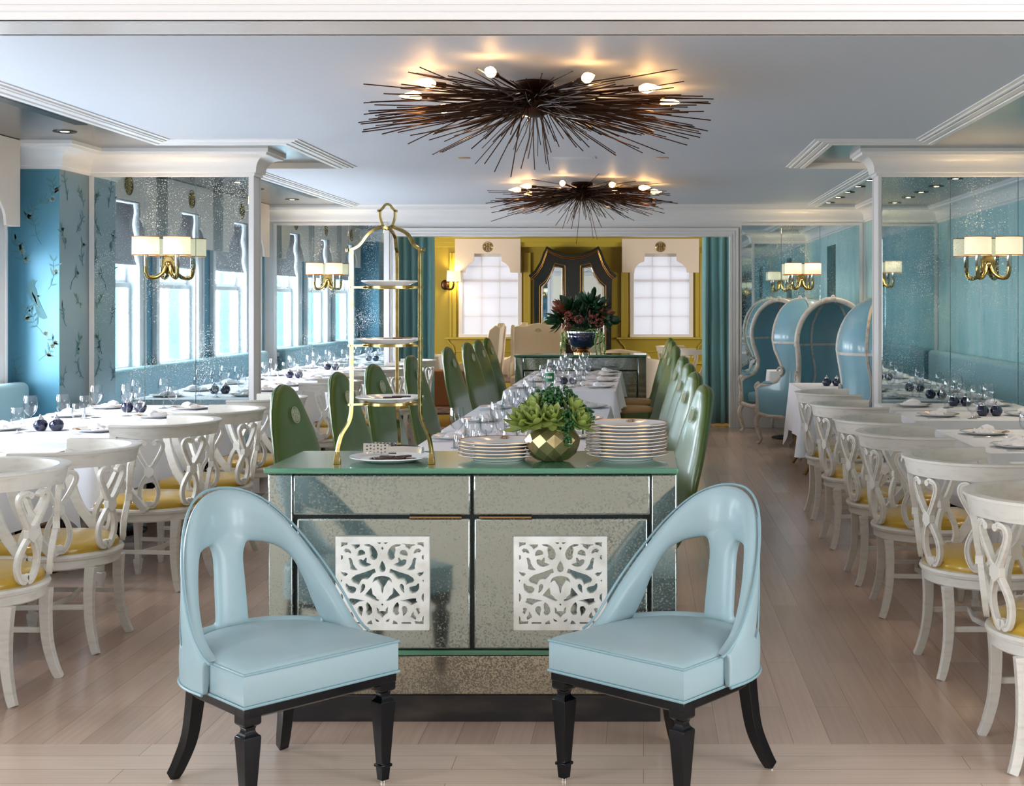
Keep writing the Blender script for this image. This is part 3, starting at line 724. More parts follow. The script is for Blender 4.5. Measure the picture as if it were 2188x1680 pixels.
# ============================================================ SLIPPER CHAIRS
def slip_outline(n=20, o=0.0, xf=.27, w=.262):
    """seat plan, rounded at the rear; counter-clockwise from the front right"""
    pts = [(xf+o, -w-.012-o), (xf+o, w+.012+o)]
    for i in range(n+1):
        a = PI/2+PI*i/n
        pts.append((.0+.27*math.cos(a)+o*math.cos(a), (w+o)*math.sin(a)))
    return pts
def spoon_make():
    t = thing('slipper_chair', '', 'chair')
    ol = slip_outline()
    # seat: boxed leather with a crowned top
    def ring(o, z): return [(x, y, z) for x, y in slip_outline(o=o)]
    def inner(k, z): return [(x*k+.01*(1-k), y*k, z) for x, y in ol]
    m = M().rings([ring(-.008, .352), ring(0, .36), ring(0, .442), ring(-.004, .452), inner(.93, .462), inner(.8, .472), inner(.6, .480), inner(.3, .485), inner(.02, .486)])
    seat = ob('seat', m, 'chair_leather', t, smooth=50)
    q = M()
    q.tube([(x, y, .449) for x, y in slip_outline(o=.001)], .0045, 6, closed=True)
    q.tube([(x, y, .354) for x, y in slip_outline(o=.002)], .0045, 6, closed=True)
    ob('seat_piping', q, 'piping_leather', seat)
    # back: arch bent round the rear of the seat
    def bend(a, z, off=0):
        """a in degrees from the rear, off outward"""
        r = math.radians(a); lean = .06*max(0, (z-.45)/.45)**1.2*math.cos(r)
        if abs(a) <= 90: x, y = -.262*math.cos(r), .255*math.sin(r); nx, ny = -math.cos(r), math.sin(r)
        else:
            s = math.copysign(1, a); x, y = (abs(a)-90)/57*.255, s*.255; nx, ny = 0, s
        # the hoop narrows a little towards the top
        k = 1-.10*max(0, (z-.5)/.4)
        return (x-lean+nx*off, y*k+ny*off, z)
    def cr(pts, n=6): return [(p.x, p.y) for p in bez([(a, b, 0) for a, b in pts], n)]
    outer = cr([(112, .452), (102, .470), (90, .515), (76, .600), (62, .690), (46, .790), (30, .862), (14, .897), (0, .905)])
    innr = cr([(92, .452), (74, .456), (66, .475), (60, .530), (55, .600), (47, .670), (34, .712), (16, .728), (0, .730)])
    outer = outer+[(-a, z) for a, z in outer[-2::-1]]; innr = innr+[(-a, z) for a, z in innr[-2::-1]]
    rr = []; K = 14
    for (ao, zo), (ai, zi) in zip(outer, innr):
        ring_ = []
        for j in range(K):
            th = 2*PI*j/K; u = .5+.5*math.copysign(abs(math.cos(th))**.8, math.cos(th)); v_ = math.copysign(abs(math.sin(th))**.75, math.sin(th))
            ring_.append(bend(ai+(ao-ai)*u, zi+(zo-zi)*u, .006+.027*v_))
        rr.append(ring_)
    m = M().rings(rr)
    # centre splat, flaring into the arch
    rr = []
    for k in range(15):
        z = .44+(.80-.44)*k/14; hw = 11.5+(20*((z-.67)/.13)**2 if z > .67 else 0)+1.5*(1-(z-.44)/.36)
        hw = min(hw, 34); ring_ = []
        for j in range(K):
            th = 2*PI*j/K; u = math.copysign(abs(math.cos(th))**.75, math.cos(th)); v_ = math.copysign(abs(math.sin(th))**.75, math.sin(th))
            ring_.append(bend(hw*u, z, .006+(.0255-.006*max(0, (z-.70)/.10))*v_))
        rr.append(ring_)
    m.rings(rr)
    # upholstered outer shell below the arch
    rr = []
    for k in range(41):
        a = -104+208*k/40; top = .468 if abs(a) < 78 else .468-(abs(a)-78)*.0006
        rr.append([bend(a, .352, .012), bend(a, .352, .034), bend(a, .42, .036), bend(a, top, .034), bend(a, top+.004, .02), bend(a, top-.01, .0)])
    m.rings(rr)
    back = ob('backrest', m, 'chair_leather', t, smooth=60)
    rm = back.modifiers.new('remesh', 'REMESH'); rm.mode = 'VOXEL'; rm.voxel_size = .0048; rm.use_smooth_shade = True
    sm_ = back.modifiers.new('smooth', 'SMOOTH'); sm_.factor = .5; sm_.iterations = 14
    q = M()
    q.tube([bend(a+(-2 if a > 0 else 2)*0, z+.001, .030) for a, z in outer], .0045, 6)
    q.tube([bend(a, .354, .036) for a in range(-104, 105, 8)], .0045, 6)
    q.tube([bend(a, z, .030) for a, z in innr], .003, 6)
    ob('back_piping', q, 'piping_leather', back)
    # black frame
    m = M().rings([[(x, y, z) for x, y in slip_outline(o=o)] for o, z in ((-.012, .352), (-.004, .348), (-.004, .322), (-.016, .314))])
    ob('seat_rail', m, 'ebony', t, bevel=.002)
    for s in (-1, 1):
        m = M(); cx, cy = .236, s*.24
        m.frustum(cx, cy, .30, .028, .35, .028); rr = []
        for z, w_ in ((.302, .028), (.296, .026), (.290, .018), (.282, .0155), (.274, .0165), (.266, .022), (.262, .027), (.256, .028), (.08, .0175), (.062, .0165), (.060, .021), (.052, .021), (.050, .0165), (.01, .0135)):
            rr.append([(cx+a*w_, cy+b*w_, z) for a, b in ((-1,-1),(1,-1),(1,1),(-1,1))])
        m.rings(rr)
        leg = ob('leg', m, 'ebony', t, bevel=.0012, smooth=30)
        ob('glide', M().lathe([(.009, 0), (.009, .01)], 12, cx, cy, 0), 'nickel', leg)
        p = bez([(-.195, s*.165, .345), (-.205, s*.168, .25), (-.225, s*.175, .14), (-.262, s*.19, .05), (-.285, s*.20, .008)], 5)
        m = M().sweep(p, lambda q_: [(a*(.024-.008*q_), b*(.024-.008*q_)) for a, b in ((-1,-1),(1,-1),(1,1),(-1,1))], up=(0, 1, 0))
        leg = ob('leg', m, 'ebony', t, bevel=.002)
        ob('glide', M().lathe([(.009, 0), (.009, .01)], 12, -.284, s*.2, 0), 'nickel', leg)
    return t
SLIP = Proto(spoon_make)
SLIP.put((-1.165, 4.285, 0), math.radians(-43), 'pale blue leather slipper chair on the left, angled before the cabinet', 'slipper chairs')
SLIP.put((.082, 4.345, 0), math.radians(-130), 'pale blue leather slipper chair on the right, angled before the cabinet', 'slipper chairs')

# ============================================================ WHITE OPEN-BACK TUB CHAIRS
def tub_make():
    t = thing('tub_chair', '', 'chair')
    def B(a, z, off=0):   # a degrees from the rear
        r = math.radians(a); k = (z-.43)/.42; ra = .262+.045*k+off
        if abs(a) <= 90: x, y = -ra*math.cos(r), ra*math.sin(r)
        else: s = math.copysign(1, a); x, y = (abs(a)-90)*.0048, s*ra*1.0
        return (x-.01*k, y, z)
    def outl(o, z):
        p = [(.235+o, -.235-o, z), (.255+o, -.12, z), (.26+o, 0, z), (.255+o, .12, z), (.235+o, .235+o, z)]
        for i in range(17):
            a = PI/2+PI*i/16; p.append(((.262+o)*math.cos(a), (.258+o)*math.sin(a), z))
        return p
    m = M().rings([outl(-.014, .365), outl(-.004, .372), outl(-.004, .405), outl(.008, .410), outl(.012, .422), outl(.008, .432), outl(-.02, .436)])
    ob('seat_frame', m, 'white_chair_paint', t, smooth=30)
    def inn(k, z): return [(x*k, y*k, z) for x, y, _ in outl(0, 0)]
    m = M().rings([inn(.95, .430), inn(.97, .448), inn(.93, .468), inn(.8, .482), inn(.55, .490), inn(.25, .493), inn(.02, .494)])
    ob('seat_cushion', m, 'mustard_leather', t, smooth=60)
    # crest rail: wide band with a lipped cap
    pth = [B(a, .83) for a in range(-108, 109, 6)]
    def sec(pts): return pts
    rr = []
    for a in range(-110, 111, 5):
        e = 1-.25*max(0, abs(a)-80)/30
        h0, h1 = .872-.058*e, .885
        rr.append([B(a, h0, -.010), B(a, h0, .012), B(a, h1-.012, .018), B(a, h1-.010, .027), B(a, h1, .027), B(a, h1+.002, .012), B(a, h1, -.018), B(a, h1-.014, -.018)])
    ob('crest_rail', M().rings(rr), 'white_chair_paint', t, smooth=30)
    # interlaced splats
    half = [(-4.6, .790), (-7.5, .800), (-11.5, .792), (-12.7, .768), (-10.5, .735), (-6, .690), (0, .640), (5.5, .595), (9.2, .550), (9.5, .505), (6.5, .466), (2.5, .452), (1.8, .470)]
    for ac in (-69, -23, 23, 69):
        m = M()
        for s in (1, -1):
            c2 = bez([(s*a, z, 0) for a, z in half], 3)
            P3 = [Vector(B(ac+p.x, p.y)) for p in c2]; rr = []
            for i, p in enumerate(P3):
                tn = (P3[min(i+1, len(P3)-1)]-P3[max(i-1, 0)]).normalized()
                r_ = math.radians(ac+c2[i].x); nrm = Vector((-math.cos(r_), math.sin(r_), 0)); sd = tn.cross(nrm).normalized()
                rr.append([tuple(p+sd*a+nrm*b) for a, b in ((-.0105, -.010), (.0105, -.010), (.0105, .010), (.004, .0115), (.003, .008), (-.003, .008), (-.004, .0115), (-.0105, .010))])
            m.rings(rr)
            for (aa, zz) in (half[0], half[-1]):
                p = Vector(B(ac+s*aa, zz)); r_ = math.radians(ac); nrm = Vector((-math.cos(r_), math.sin(r_), 0)); sd = Vector((math.sin(r_), math.cos(r_), 0))
                m.rings([[tuple(p+sd*.013*math.cos(k*PI/5)+Vector((0,0,1))*.013*math.sin(k*PI/5)+nrm*o) for k in range(10)] for o in (-.011, .0125)])
        r_ = math.radians(ac); nrm = Vector((-math.cos(r_), math.sin(r_), 0)); sd = Vector((math.sin(r_), math.cos(r_), 0)); p = Vector(B(ac, .640))
        hx = [(-.024, .012), (-.024, -.014), (0, -.034), (.024, -.014), (.024, .012), (0, .032)]
        m.rings([[tuple(p+sd*a+Vector((0,0,1))*b+nrm*o) for a, b in hx] for o in (-.012, .015)])
        ob('back_splat', m, 'white_chair_paint', t, smooth=35)
    for s in (-1, 1):
        # curved arm stile from the rail end down to the seat
        p = bez([(.07, s*.300, .835), (.085, s*.298, .76), (.06, s*.290, .66), (.02, s*.280, .57), (-.05, s*.268, .48), (-.09, s*.262, .43)], 5)
        ob('arm_stile', M().bar(p, .024, .042, up=(1, 0, .4)), 'white_chair_paint', t, bevel=.003)
        p = bez([(-.205, s*.165, .372), (-.200, s*.170, .27), (-.205, s*.178, .15), (-.225, s*.192, .05), (-.243, s*.203, 0)], 5)
        ob('leg', M().sweep(p, lambda q_: [(a*(.022-.007*q_), b*(.020-.006*q_)) for a, b in ((-1,-1),(1,-1),(1,1),(-1,1))], up=(0, 1, 0)), 'white_chair_paint', t, bevel=.002)
        m = M(); cx, cy = .205, s*.195; rr = []
        for z, w_ in ((.372, .022), (.09, .0135), (.088, .019), (.078, .020), (.010, .012), (0, .012)):
            rr.append([(cx+a*w_, cy+b*w_, z) for a, b in ((-1,-1),(1,-1),(1,1),(-1,1))])
        m.rings(rr); ob('leg', m, 'white_chair_paint', t, bevel=.0015)
        ob('stretcher', M().bar([(-.205, s*.176, .20), (.205, s*.193, .20)], .014, .022), 'white_chair_paint', t, bevel=.002)
    ob('stretcher', M().bar([(-.02, -.185, .20), (-.05, 0, .20), (-.02, .185, .20)], .014, .022), 'white_chair_paint', t, bevel=.002)
    return t
TUB = Proto(tub_make)
TR = [(4.57, 1.435, 0), (5.67, 1.435, 2), (6.72, 1.405, -3), (7.47, 1.395, 0), (8.55, 1.40, 2), (9.67, 1.43, 0)]
on = ['nearest', 'second', 'third', 'fourth', 'fifth', 'sixth', 'seventh', 'eighth', 'ninth', 'farthest']
for i, (y, x, a) in enumerate(TR):
    TUB.put((x, y, 0), math.radians(a), 'white open-back tub chair with mustard seat, %s in the right-hand row' % on[i], 'white tub chairs by the right tables')
TL = [(5.30, -2.62, 180), (6.06, -2.62, 181), (7.36, -2.66, 172), (8.13, -2.63, 180), (9.15, -2.63, 178)]
for i, (y, x, a) in enumerate(TL):
    TUB.put((x, y, 0), math.radians(a), 'white open-back tub chair with mustard seat, %s in the left-hand row' % on[i], 'white tub chairs by the window tables')
TL2 = [(11.0, 180), (12.0, 182), (13.05, 178), (14.0, 180), (14.95, 183)]
for i, (y, a) in enumerate(TL2):
    TUB.put((-2.64, y, 0), math.radians(a), 'white tub chair beyond the left wing wall, %s there, behind the green chairs' % on[i], 'white tub chairs beyond the left wing')

# ============================================================ GREEN LEAF-BACK CHAIRS
def leafchair_make():
    t = thing('leaf_back_chair', '', 'chair')
    prof = [(-.13, .33, .235), (-.19, .37, .24), (-.235, .43, .245), (-.265, .50, .248), (-.29, .60, .25), (-.315, .70, .245), (-.342, .80, .228), (-.366, .90, .202), (-.388, .98, .170), (-.402, 1.04, .136), (-.413, 1.085, .100), (-.420, 1.112, .064), (-.423, 1.124, .032), (-.424, 1.128, .008)]
    P = bez([(x, w_, z) for x, z, w_ in prof], 4); rr = []; n = 36
    for i, p in enumerate(P):
        tn = (P[min(i+1, len(P)-1)]-P[max(i-1, 0)]); tn.y = 0; tn.normalize(); nr = Vector((tn.z, 0, -tn.x))  # forward normal
        th = .036*min(1, (p.y/.09)**.6) if p.y > 0 else .005
        w_ = max(p.y, .004)
        rr.append([tuple(Vector((p.x, 0, p.z))+Vector((0, 1, 0))*w_*math.copysign(abs(math.cos(q))**.85, math.cos(q))
                   +nr*(th*math.copysign(abs(math.sin(q))**.8, math.sin(q))-.010*(1-abs(math.cos(q))**2)*(1 if w_ > .1 else w_/.1))) for q in [2*PI*j/n for j in range(n)]])
    back = ob('backrest', M().rings(rr), 'green_leather', t, smooth=70)
    q = M()
    e1 = [(p.x, max(p.y, .003)+.002, p.z) for p in P[6:]]
    q.tube(e1+[(x, -y, z) for x, y, z in e1[::-1]], .0045, 6)
    ob('piping', q, 'green_leather', back)
    q = M()
    def mf(a, b):
        z = .985+b; x = -.384+(z-.98)*-.24; return (x+.034, a, z)
    monogram(q, .038, mf, .0017)
    q.xf(Matrix.Identity(4)); ob('monogram', q, 'monogram_thread', back)
    def outl(o, z, k=1):
        p = []
        for i in range(28):
            a = 2*PI*i/28; p.append((.02+(.24+o)*math.copysign(abs(math.cos(a))**.7, math.cos(a))*k, (.235+o)*math.copysign(abs(math.sin(a))**.7, math.sin(a))*k, z))
        return p
    ob('seat_base', M().rings([outl(-.03, .27), outl(-.005, .29), outl(0, .36), outl(-.01, .41)]), 'green_leather', t, smooth=50)
    ob('seat_cushion', M().rings([outl(-.012, .405), outl(-.004, .42), outl(-.012, .445), outl(0, .458, .85), outl(0, .466, .5), outl(0, .468, .05)]), 'tan_cushion', t, smooth=50)
    for sx in (-1, 1):
        for s in (-1, 1): ob('leg', M().frustum(.02+sx*.17+sx*.02, s*.19, 0, .012, .28, .02, .02+sx*.17, s*.17), 'ebony', t, bevel=.002)
    return t
LEAF = Proto(leafchair_make)
GL = [6.52, 7.70, 8.68, 10.1, 12.0, 13.3, 14.2, 14.99]
GR = [6.52, 7.70, 8.80, 9.96, 12.3, 13.9, 14.95]
for i, y in enumerate(GL):
    LEAF.put((-1.745+.4147, y-.088, 0), math.radians(-12+[0, 1, -1, .5, 1, -1, 0, 0][i]), 'glossy green leather high-back chair, %s on the left side of the long table' % (on[i] if i < 7 else 'farthest'), 'green chairs on the left of the long table')
for i, y in enumerate(GR):
    LEAF.put((.30-.4147, y-.088, 0), math.radians(192+[0, 1, -1, .5, 1, -1, 0, 0][i]), 'glossy green leather high-back chair, %s on the right side of the long table' % (on[i] if i < 6 else 'farthest'), 'green chairs on the right of the long table')
# ============================================================ TABLES AND CLOTHS
TZ = .76
def cloth_mesh(x0, x1, y0, y1, drop, seed, cdrop=.10, sag=.0):
    r = random.Random(seed); rc = .02; per = []
    for cx, cy, a0 in ((x1-rc, y0+rc, -PI/2), (x1-rc, y1-rc, 0), (x0+rc, y1-rc, PI/2), (x0+rc, y0+rc, PI)):
        for k in range(5):
            a = a0+PI/2*k/4; per.append((cx+rc*math.cos(a), cy+rc*math.sin(a), math.cos(a), math.sin(a), 1.0))
        # straight run to next corner
        nx = {-PI/2: (x1, y1-rc), 0: (x0+rc, y1), PI/2: (x0, y0+rc), PI: (x1-rc, y0)}[a0]; lx, ly = per[-1][0], per[-1][1]
        L = math.hypot(nx[0]-lx, nx[1]-ly); n = max(4, int(L/.035)); c_, s_ = per[-1][2], per[-1][3]
        for k in range(1, n):
            d = min(k, n-k)*L/n
            per.append((lx+(nx[0]-lx)*k/n, ly+(nx[1]-ly)*k/n, c_, s_, max(0, 1-d/.22)))
    ph = [r.uniform(0, 6) for _ in range(6)]; fq = [r.uniform(11, 17) for _ in range(2)]
    m = M(); rr = []; K = 9; s = 0; ss = []
    for i, p in enumerate(per):
        ss.append(s); q = per[(i+1) % len(per)]; s += math.hypot(q[0]-p[0], q[1]-p[1])
    for k in range(K+1):
        t = k/K; ring = []
        for i, (x, y, nx, ny, c_) in enumerate(per):
            w_ = math.sin(ss[i]*fq[0]+ph[0])*.5+math.sin(ss[i]*fq[1]*1.7+ph[1])*.3
            fl = t*(.022+.018*w_*t)+c_**2*t*.036*(1+.3*math.sin(ph[2]+i))-(.012*c_*(1-c_)*4*t)
            z = TZ-.003-drop*t-(c_**2)*cdrop*t
            if k == 0: fl = 0; z = TZ
            ring.append((x+nx*fl, y+ny*fl, z))
        rr.append(ring)
    m.rings(rr, False, False)
    # slightly undulating top
    cx, cy = (x0+x1)/2, (y0+y1)/2
    top = [rr[0]]+[[(cx+(x-cx)*k, cy+(y-cy)*k, TZ+.0004) for x, y, z in rr[0]] for k in (.97, .6, .2)]
    m.rings(top, False, True); return m
CLOTH_ROW = {}
def table(x0, x1, y0, y1, where, row, drop=.30, seed=0, pedestal=True, cdrop=.10):
    cx, cy = (x0+x1)/2, (y0+y1)/2
    t = thing('dining_table', 'cloth-covered dining table, %s' % where, 'table', (cx, cy, 0), 0, row+' tables')
    w_, d_ = (x1-x0)/2-.012, (y1-y0)/2-.012
    ob('table_top', M().box(-w_, w_, -d_, d_, TZ-.035, TZ-.006), 'white_matte', t)
    if pedestal:
        for s in ((-1, 1) if d_ > .5 else (0,)):
            yy = s*d_*.5
            ob('pedestal', M().lathe([(.22, 0), (.225, .012), (.20, .022), (.06, .04), (.04, .06), (.036, .60), (.05, .66), (.16, .70), (.16, TZ-.036)], 28, 0, yy), 'ebony', t)
    c_ = ob('tablecloth', cloth_mesh(x0, x1, y0, y1, drop, seed, cdrop), 'linen', smooth=60, fix=False)
    tag(c_, 'white linen cloth draped over the table, %s' % where, 'tablecloth', row+' tablecloths')

# --- tableware
def plate_make(r=.14, gold=True, mono=True):
    t = thing('dinner_plate', '', 'plate'); n = 32
    pr = [(.0, .006), (r*.62, .006), (r*.68, .009), (r*.98, .019), (r, .0205), (r*.995, .0165), (r*.7, .004), (r*.60, 0), (.0, 0)]
    ob('dish', M().lathe(pr, n, cap0=False, cap1=False), 'porcelain', t, smooth=50)
    if gold: ob('gilt_rim', M().lathe([(r*.985, .0194), (r*1.001, .0207), (r*1.001, .0195)], n, cap0=False, cap1=False), 'gold_line', t)
    if mono:
        q = M(); monogram(q, .016, lambda a, b: (r*.82+b, -a, .0152+.24*b), .0007); ob('rim_monogram', q, 'gold_line', t)
    return t
PLATE = Proto(plate_make)
def glass_prof(kind):
    if kind == 'wine': return [(.034, .0), (.034, .002), (.012, .005), (.0045, .012), (.0038, .085), (.008, .095), (.022, .106), (.034, .125), (.0395, .148), (.039, .175), (.034, .212), (.0332, .214)]
    if kind == 'goblet': return [(.032, .0), (.032, .002), (.012, .005), (.0055, .012), (.005, .032), (.010, .042), (.026, .052), (.036, .070), (.0395, .092), (.038, .120), (.034, .148), (.0332, .150)]
    return [(.028, .0), (.030, .004), (.036, .03), (.037, .06), (.034, .09), (.0332, .091)]
def glass_make(kind):
    m = M().lathe(glass_prof(kind), 22, cap0=True, cap1=False)
    name = {'wine': 'wine_glass', 'goblet': 'water_goblet', 'tumbler': 'tumbler'}[kind]
    if kind == 'tumbler':
        m.lathe([(.001, .006), (.030, .008)], 22, cap0=True, cap1=False)
    o = ob(name, m, 'stemware', smooth=60, fix=False)
    return tag(o, '', 'glass')
WINE, GOB, TUM = Proto(lambda: glass_make('wine')), Proto(lambda: glass_make('goblet')), Proto(lambda: glass_make('tumbler'))
def napkin_make(seed):
    r = random.Random(seed); m = M(); n, k = 12, 9; rr = []
    for i in range(n+1):
        u = i/n*2-1; ring = []
        for j in range(k+1):
            v_ = j/k*2-1
            wy = .052*(1-.25*u*u)+.010*math.sin(3*u+seed)
            h = .012+.022*(1-v_*v_)**.6*(1-.5*u*u)+.006*math.sin(9*v_+4*u+seed)
            ring.append((u*.085+.012*v_, v_*wy+.015*u, h))
        for j in range(k, -1, -1):
            v_ = j/k*2-1; ring.append((u*.083+.012*v_, v_*.045+.015*u, .008))
        rr.append(ring)
    m.rings(rr)
    # loose folded edge
    rr = []
    for i in range(9):
        u = i/8; rr.append([(-.02+.10*u, -.035+.02*u+.03*v_, .030+.016*math.sin(PI*u)+.010*(1-abs(v_))) for v_ in (-1, -.5, 0, .5, 1)]+[(-.02+.10*u, -.035+.02*u+.03*v_, .024) for v_ in (1, 0, -1)])
    m.rings(rr)
    return tag(ob('napkin', m, 'napkin', smooth=70), '', 'napkin')
NAP = [Proto(lambda: napkin_make(1)), Proto(lambda: napkin_make(2.3)), Proto(lambda: napkin_make(4.1))]
def fork_make():
    m = M(); m.bar([(-.095, 0, .003), (-.06, 0, .005), (0, 0, .007), (.035, 0, .005)], .009, .0025)
    m.box(.03, .055, -.010, .010, .002, .0045)
    for s in (-.0085, -.0028, .0028, .0085): m.box(.05, .088, s-.0014, s+.0014, .0025, .0045)
    return tag(ob('fork', m, 'silver'), '', 'fork')
def knife_make():
    m = M(); m.sweep([(-.10, 0, .004), (-.05, 0, .004), (0, 0, .004)], [(-.006, -.003), (.006, -.003), (.006, .003), (-.006, .003)])
    m.extr([[(0, -.005), (.09, -.008), (.115, -.002), (.118, .003), (.0, .004)]], lambda a, b, d: (a, b, d), .003, .0045)
    return tag(ob('knife', m, 'silver', bevel=.0008), '', 'knife')
FORK, KNIFE = Proto(fork_make), Proto(knife_make)
def shaker_make():
    t = thing('salt_shaker', '', 'shaker')
    ob('body', M().lathe([(.020, 0), (.030, .006), (.041, .026), (.042, .040), (.034, .060), (.020, .070)], 24), 'navy_glaze', t, smooth=60)
    ob('cap', M().lathe([(.019, .069), (.020, .074), (.012, .084), (.007, .088), (.004, .098), (.001, .10)], 16), 'silver', t, smooth=60)
    return t
SHAK = Proto(shaker_make)

SET_N = [0]
def place(x, y, ang, where, row, gl=('wine', 'goblet'), nap=True, cut=True, dz=.0004, jit=True):
    """a setting; ang = direction from the diner towards the table centre"""
    SET_N[0] += 1; n_ = SET_N[0]; r = random.Random(n_)
    ca, sa = math.cos(ang), math.sin(ang)
    def at(f, s): return (x+f*ca-s*sa, y+f*sa+s*ca, TZ+dz)
    PLATE.put(at(0, 0), ang+r.uniform(-.2, .2), 'gilt-rimmed white plate, %s' % where, row+' plates')
    if nap:
        p = at(-.01, 0); NAP[n_ % 3].put((p[0], p[1], TZ+.002), ang+PI/2+r.uniform(-.7, .7), 'folded white napkin, %s' % where, row+' napkins')
    if cut:
        FORK.put(at(-.01, .185), ang, 'silver fork beside the plate, %s' % where, row+' forks')
        KNIFE.put(at(-.01, -.185), ang, 'silver knife beside the plate, %s' % where, row+' knives')
    if 'wine' in gl: WINE.put(at(.235+r.uniform(-.01, .01), -.10+r.uniform(-.02, .02)), r.uniform(0, 6), 'tall stemmed wine glass, %s' % where, row+' wine glasses')
    if 'goblet' in gl: GOB.put(at(.19+r.uniform(-.01, .01), -.185+r.uniform(-.02, .02)), r.uniform(0, 6), 'short-stemmed water goblet, %s' % where, row+' water goblets')
    if 'goblet2' in gl: GOB.put(at(.25+r.uniform(-.01, .01), .02+r.uniform(-.02, .02)), r.uniform(0, 6), 'second water goblet behind the plate, %s' % where, row+' water goblets')
    if 'tumbler' in gl: TUM.put(at(.20, -.12), r.uniform(0, 6), 'low clear tumbler, %s' % where, row+' tumblers')
def shakers(x, y, where, row, ang=0, cream=False):
    for s, nm_ in ((-1, 'left'), (1, 'right')):
        SHAK.put((x+s*.046*math.cos(ang), y+s*.046*math.sin(ang), TZ+.0004), 0, 'dark blue shaker, %s of its pair, %s' % (nm_, where), row+' shakers')

# left, near bay: window tables
LT = [(5.25, 7.10, 'nearest window table', [(5.75, 1), (6.60, 1)], 11), (7.40, 8.48, 'second window table', [(8.02, 1)], 12), (8.60, 10.08, 'window table against the left wing', [(8.98, 1), (9.68, 1)], 13)]
for y0, y1, nm_, ss_, sd in LT:
    table(-4.06, -3.0, y0, y1, nm_, 'window', drop=.32, seed=sd)
    for k, (yy, _) in enumerate(ss_):
        w_ = ('nearer' if k == 0 else 'farther')+' ' if len(ss_) > 1 else ''
        place(-3.24, yy, PI, '%saisle side of the %s' % (w_, nm_), 'window table', gl=('wine', 'goblet'))
        place(-3.86, yy+.08, 0, '%swindow side of the %s' % (w_, nm_), 'window table', gl=('wine', 'goblet'))
shakers(-3.545, 8.05, 'on the second window table', 'window table', .1)
shakers(-3.545, 9.40, 'on the window table against the left wing', 'window table', .0)
shakers(-3.55, 6.2, 'on the nearest window table', 'window table', .0)
# left, far bay
LT2 = [(11.25, 12.70, 'nearest table beyond the left wing', [11.62, 12.35], 21), (12.95, 14.35, 'middle table beyond the left wing', [13.3, 14.0], 22), (14.6, 15.95, 'last table beyond the left wing', [14.95, 15.6], 23)]
for y0, y1, nm_, ss_, sd in LT2:
    table(-4.06, -3.0, y0, y1, nm_, 'far window', drop=.32, seed=sd)
    for k, yy in enumerate(ss_):
        w_ = 'nearer' if k == 0 else 'farther'
        place(-3.24, yy, PI, '%s aisle side of the %s' % (w_, nm_), 'far window table')
        place(-3.86, yy+.04, 0, '%s window side of the %s' % (w_, nm_), 'far window table')
    shakers(-3.52, (y0+y1)/2-.03, 'on the %s' % nm_, 'far window table')
# right, near bay
RT = [(4.95, 6.50, 'nearest right-hand table', [5.35, 6.1], 31), (6.86, 8.14, 'second right-hand table', [7.14, 7.84], 32), (8.74, 9.46, 'third right-hand table', [9.08], 33), (9.62, 10.25, 'last right-hand table by the wing', [9.93], 34)]
for y0, y1, nm_, ss_, sd in RT:
    table(1.755, 2.80, y0, y1, nm_, 'banquette', drop=.36, seed=sd)
    for k, yy in enumerate(ss_):
        w_ = ('nearer' if k == 0 else 'farther')+' ' if len(ss_) > 1 else ''
        place(1.98, yy, 0, '%saisle side of the %s' % (w_, nm_), 'banquette table')
        place(2.58, yy+.05, PI, '%swall side of the %s' % (w_, nm_), 'banquette table')
shakers(2.35, 7.50, 'on the second right-hand table', 'banquette table')
shakers(2.33, 9.10, 'on the third right-hand table', 'banquette table')
shakers(2.33, 9.95, 'on the last right-hand table', 'banquette table')
shakers(2.33, 5.75, 'on the nearest right-hand table', 'banquette table')
# hooded-chair tables, right far bay
table(1.38, 2.32, 11.78, 12.82, 'between the near pair of hooded chairs', 'hooded-chair', drop=.42, seed=41, pedestal=False, cdrop=.16)
table(1.40, 1.92, 14.98, 15.38, 'between the far pair of hooded chairs', 'hooded-chair', drop=.36, seed=42, pedestal=True)
shakers(1.72, 12.35, 'on the cloth between the near hooded chairs', 'hooded-chair table')
PLATE.put((2.0, 12.2, TZ+.0004), 0, 'white plate on the table between the near hooded chairs')
NAP[0].put((1.98, 12.22, TZ+.004), .6, 'folded napkin on the table between the near hooded chairs')
# long middle table: four cloths in a line
ct = [(5.95, 7.95, 'nearest section of the long table', 51), (8.07, 10.05, 'second section of the long table', 52), (11.62, 13.35, 'third section of the long table', 53), (13.55, 14.95, 'last section of the long table', 54)]
CS = {0: [6.5, 7.6], 1: [8.7, 9.75], 2: [12.05, 13.0], 3: [13.95, 14.65]}
for k, (y0, y1, nm_, sd) in enumerate(ct):
    table(-1.21, -.24, y0, y1, nm_, 'long', drop=.26, seed=sd, cdrop=.02)
    for j, yy in enumerate(CS[k]):
        w_ = 'nearer' if j == 0 else 'farther'
        place(-1.05, yy, 0, '%s left place, %s' % (w_, nm_), 'long table', gl=('wine', 'goblet', 'goblet2'))
        place(-.40, yy+.05, PI, '%s right place, %s' % (w_, nm_), 'long table', gl=('wine', 'goblet', 'goblet2'))
shakers(-.72, 9.2, 'on the second section of the long table', 'long table', .3)
shakers(-.70, 12.6, 'on the third section of the long table', 'long table', .3)
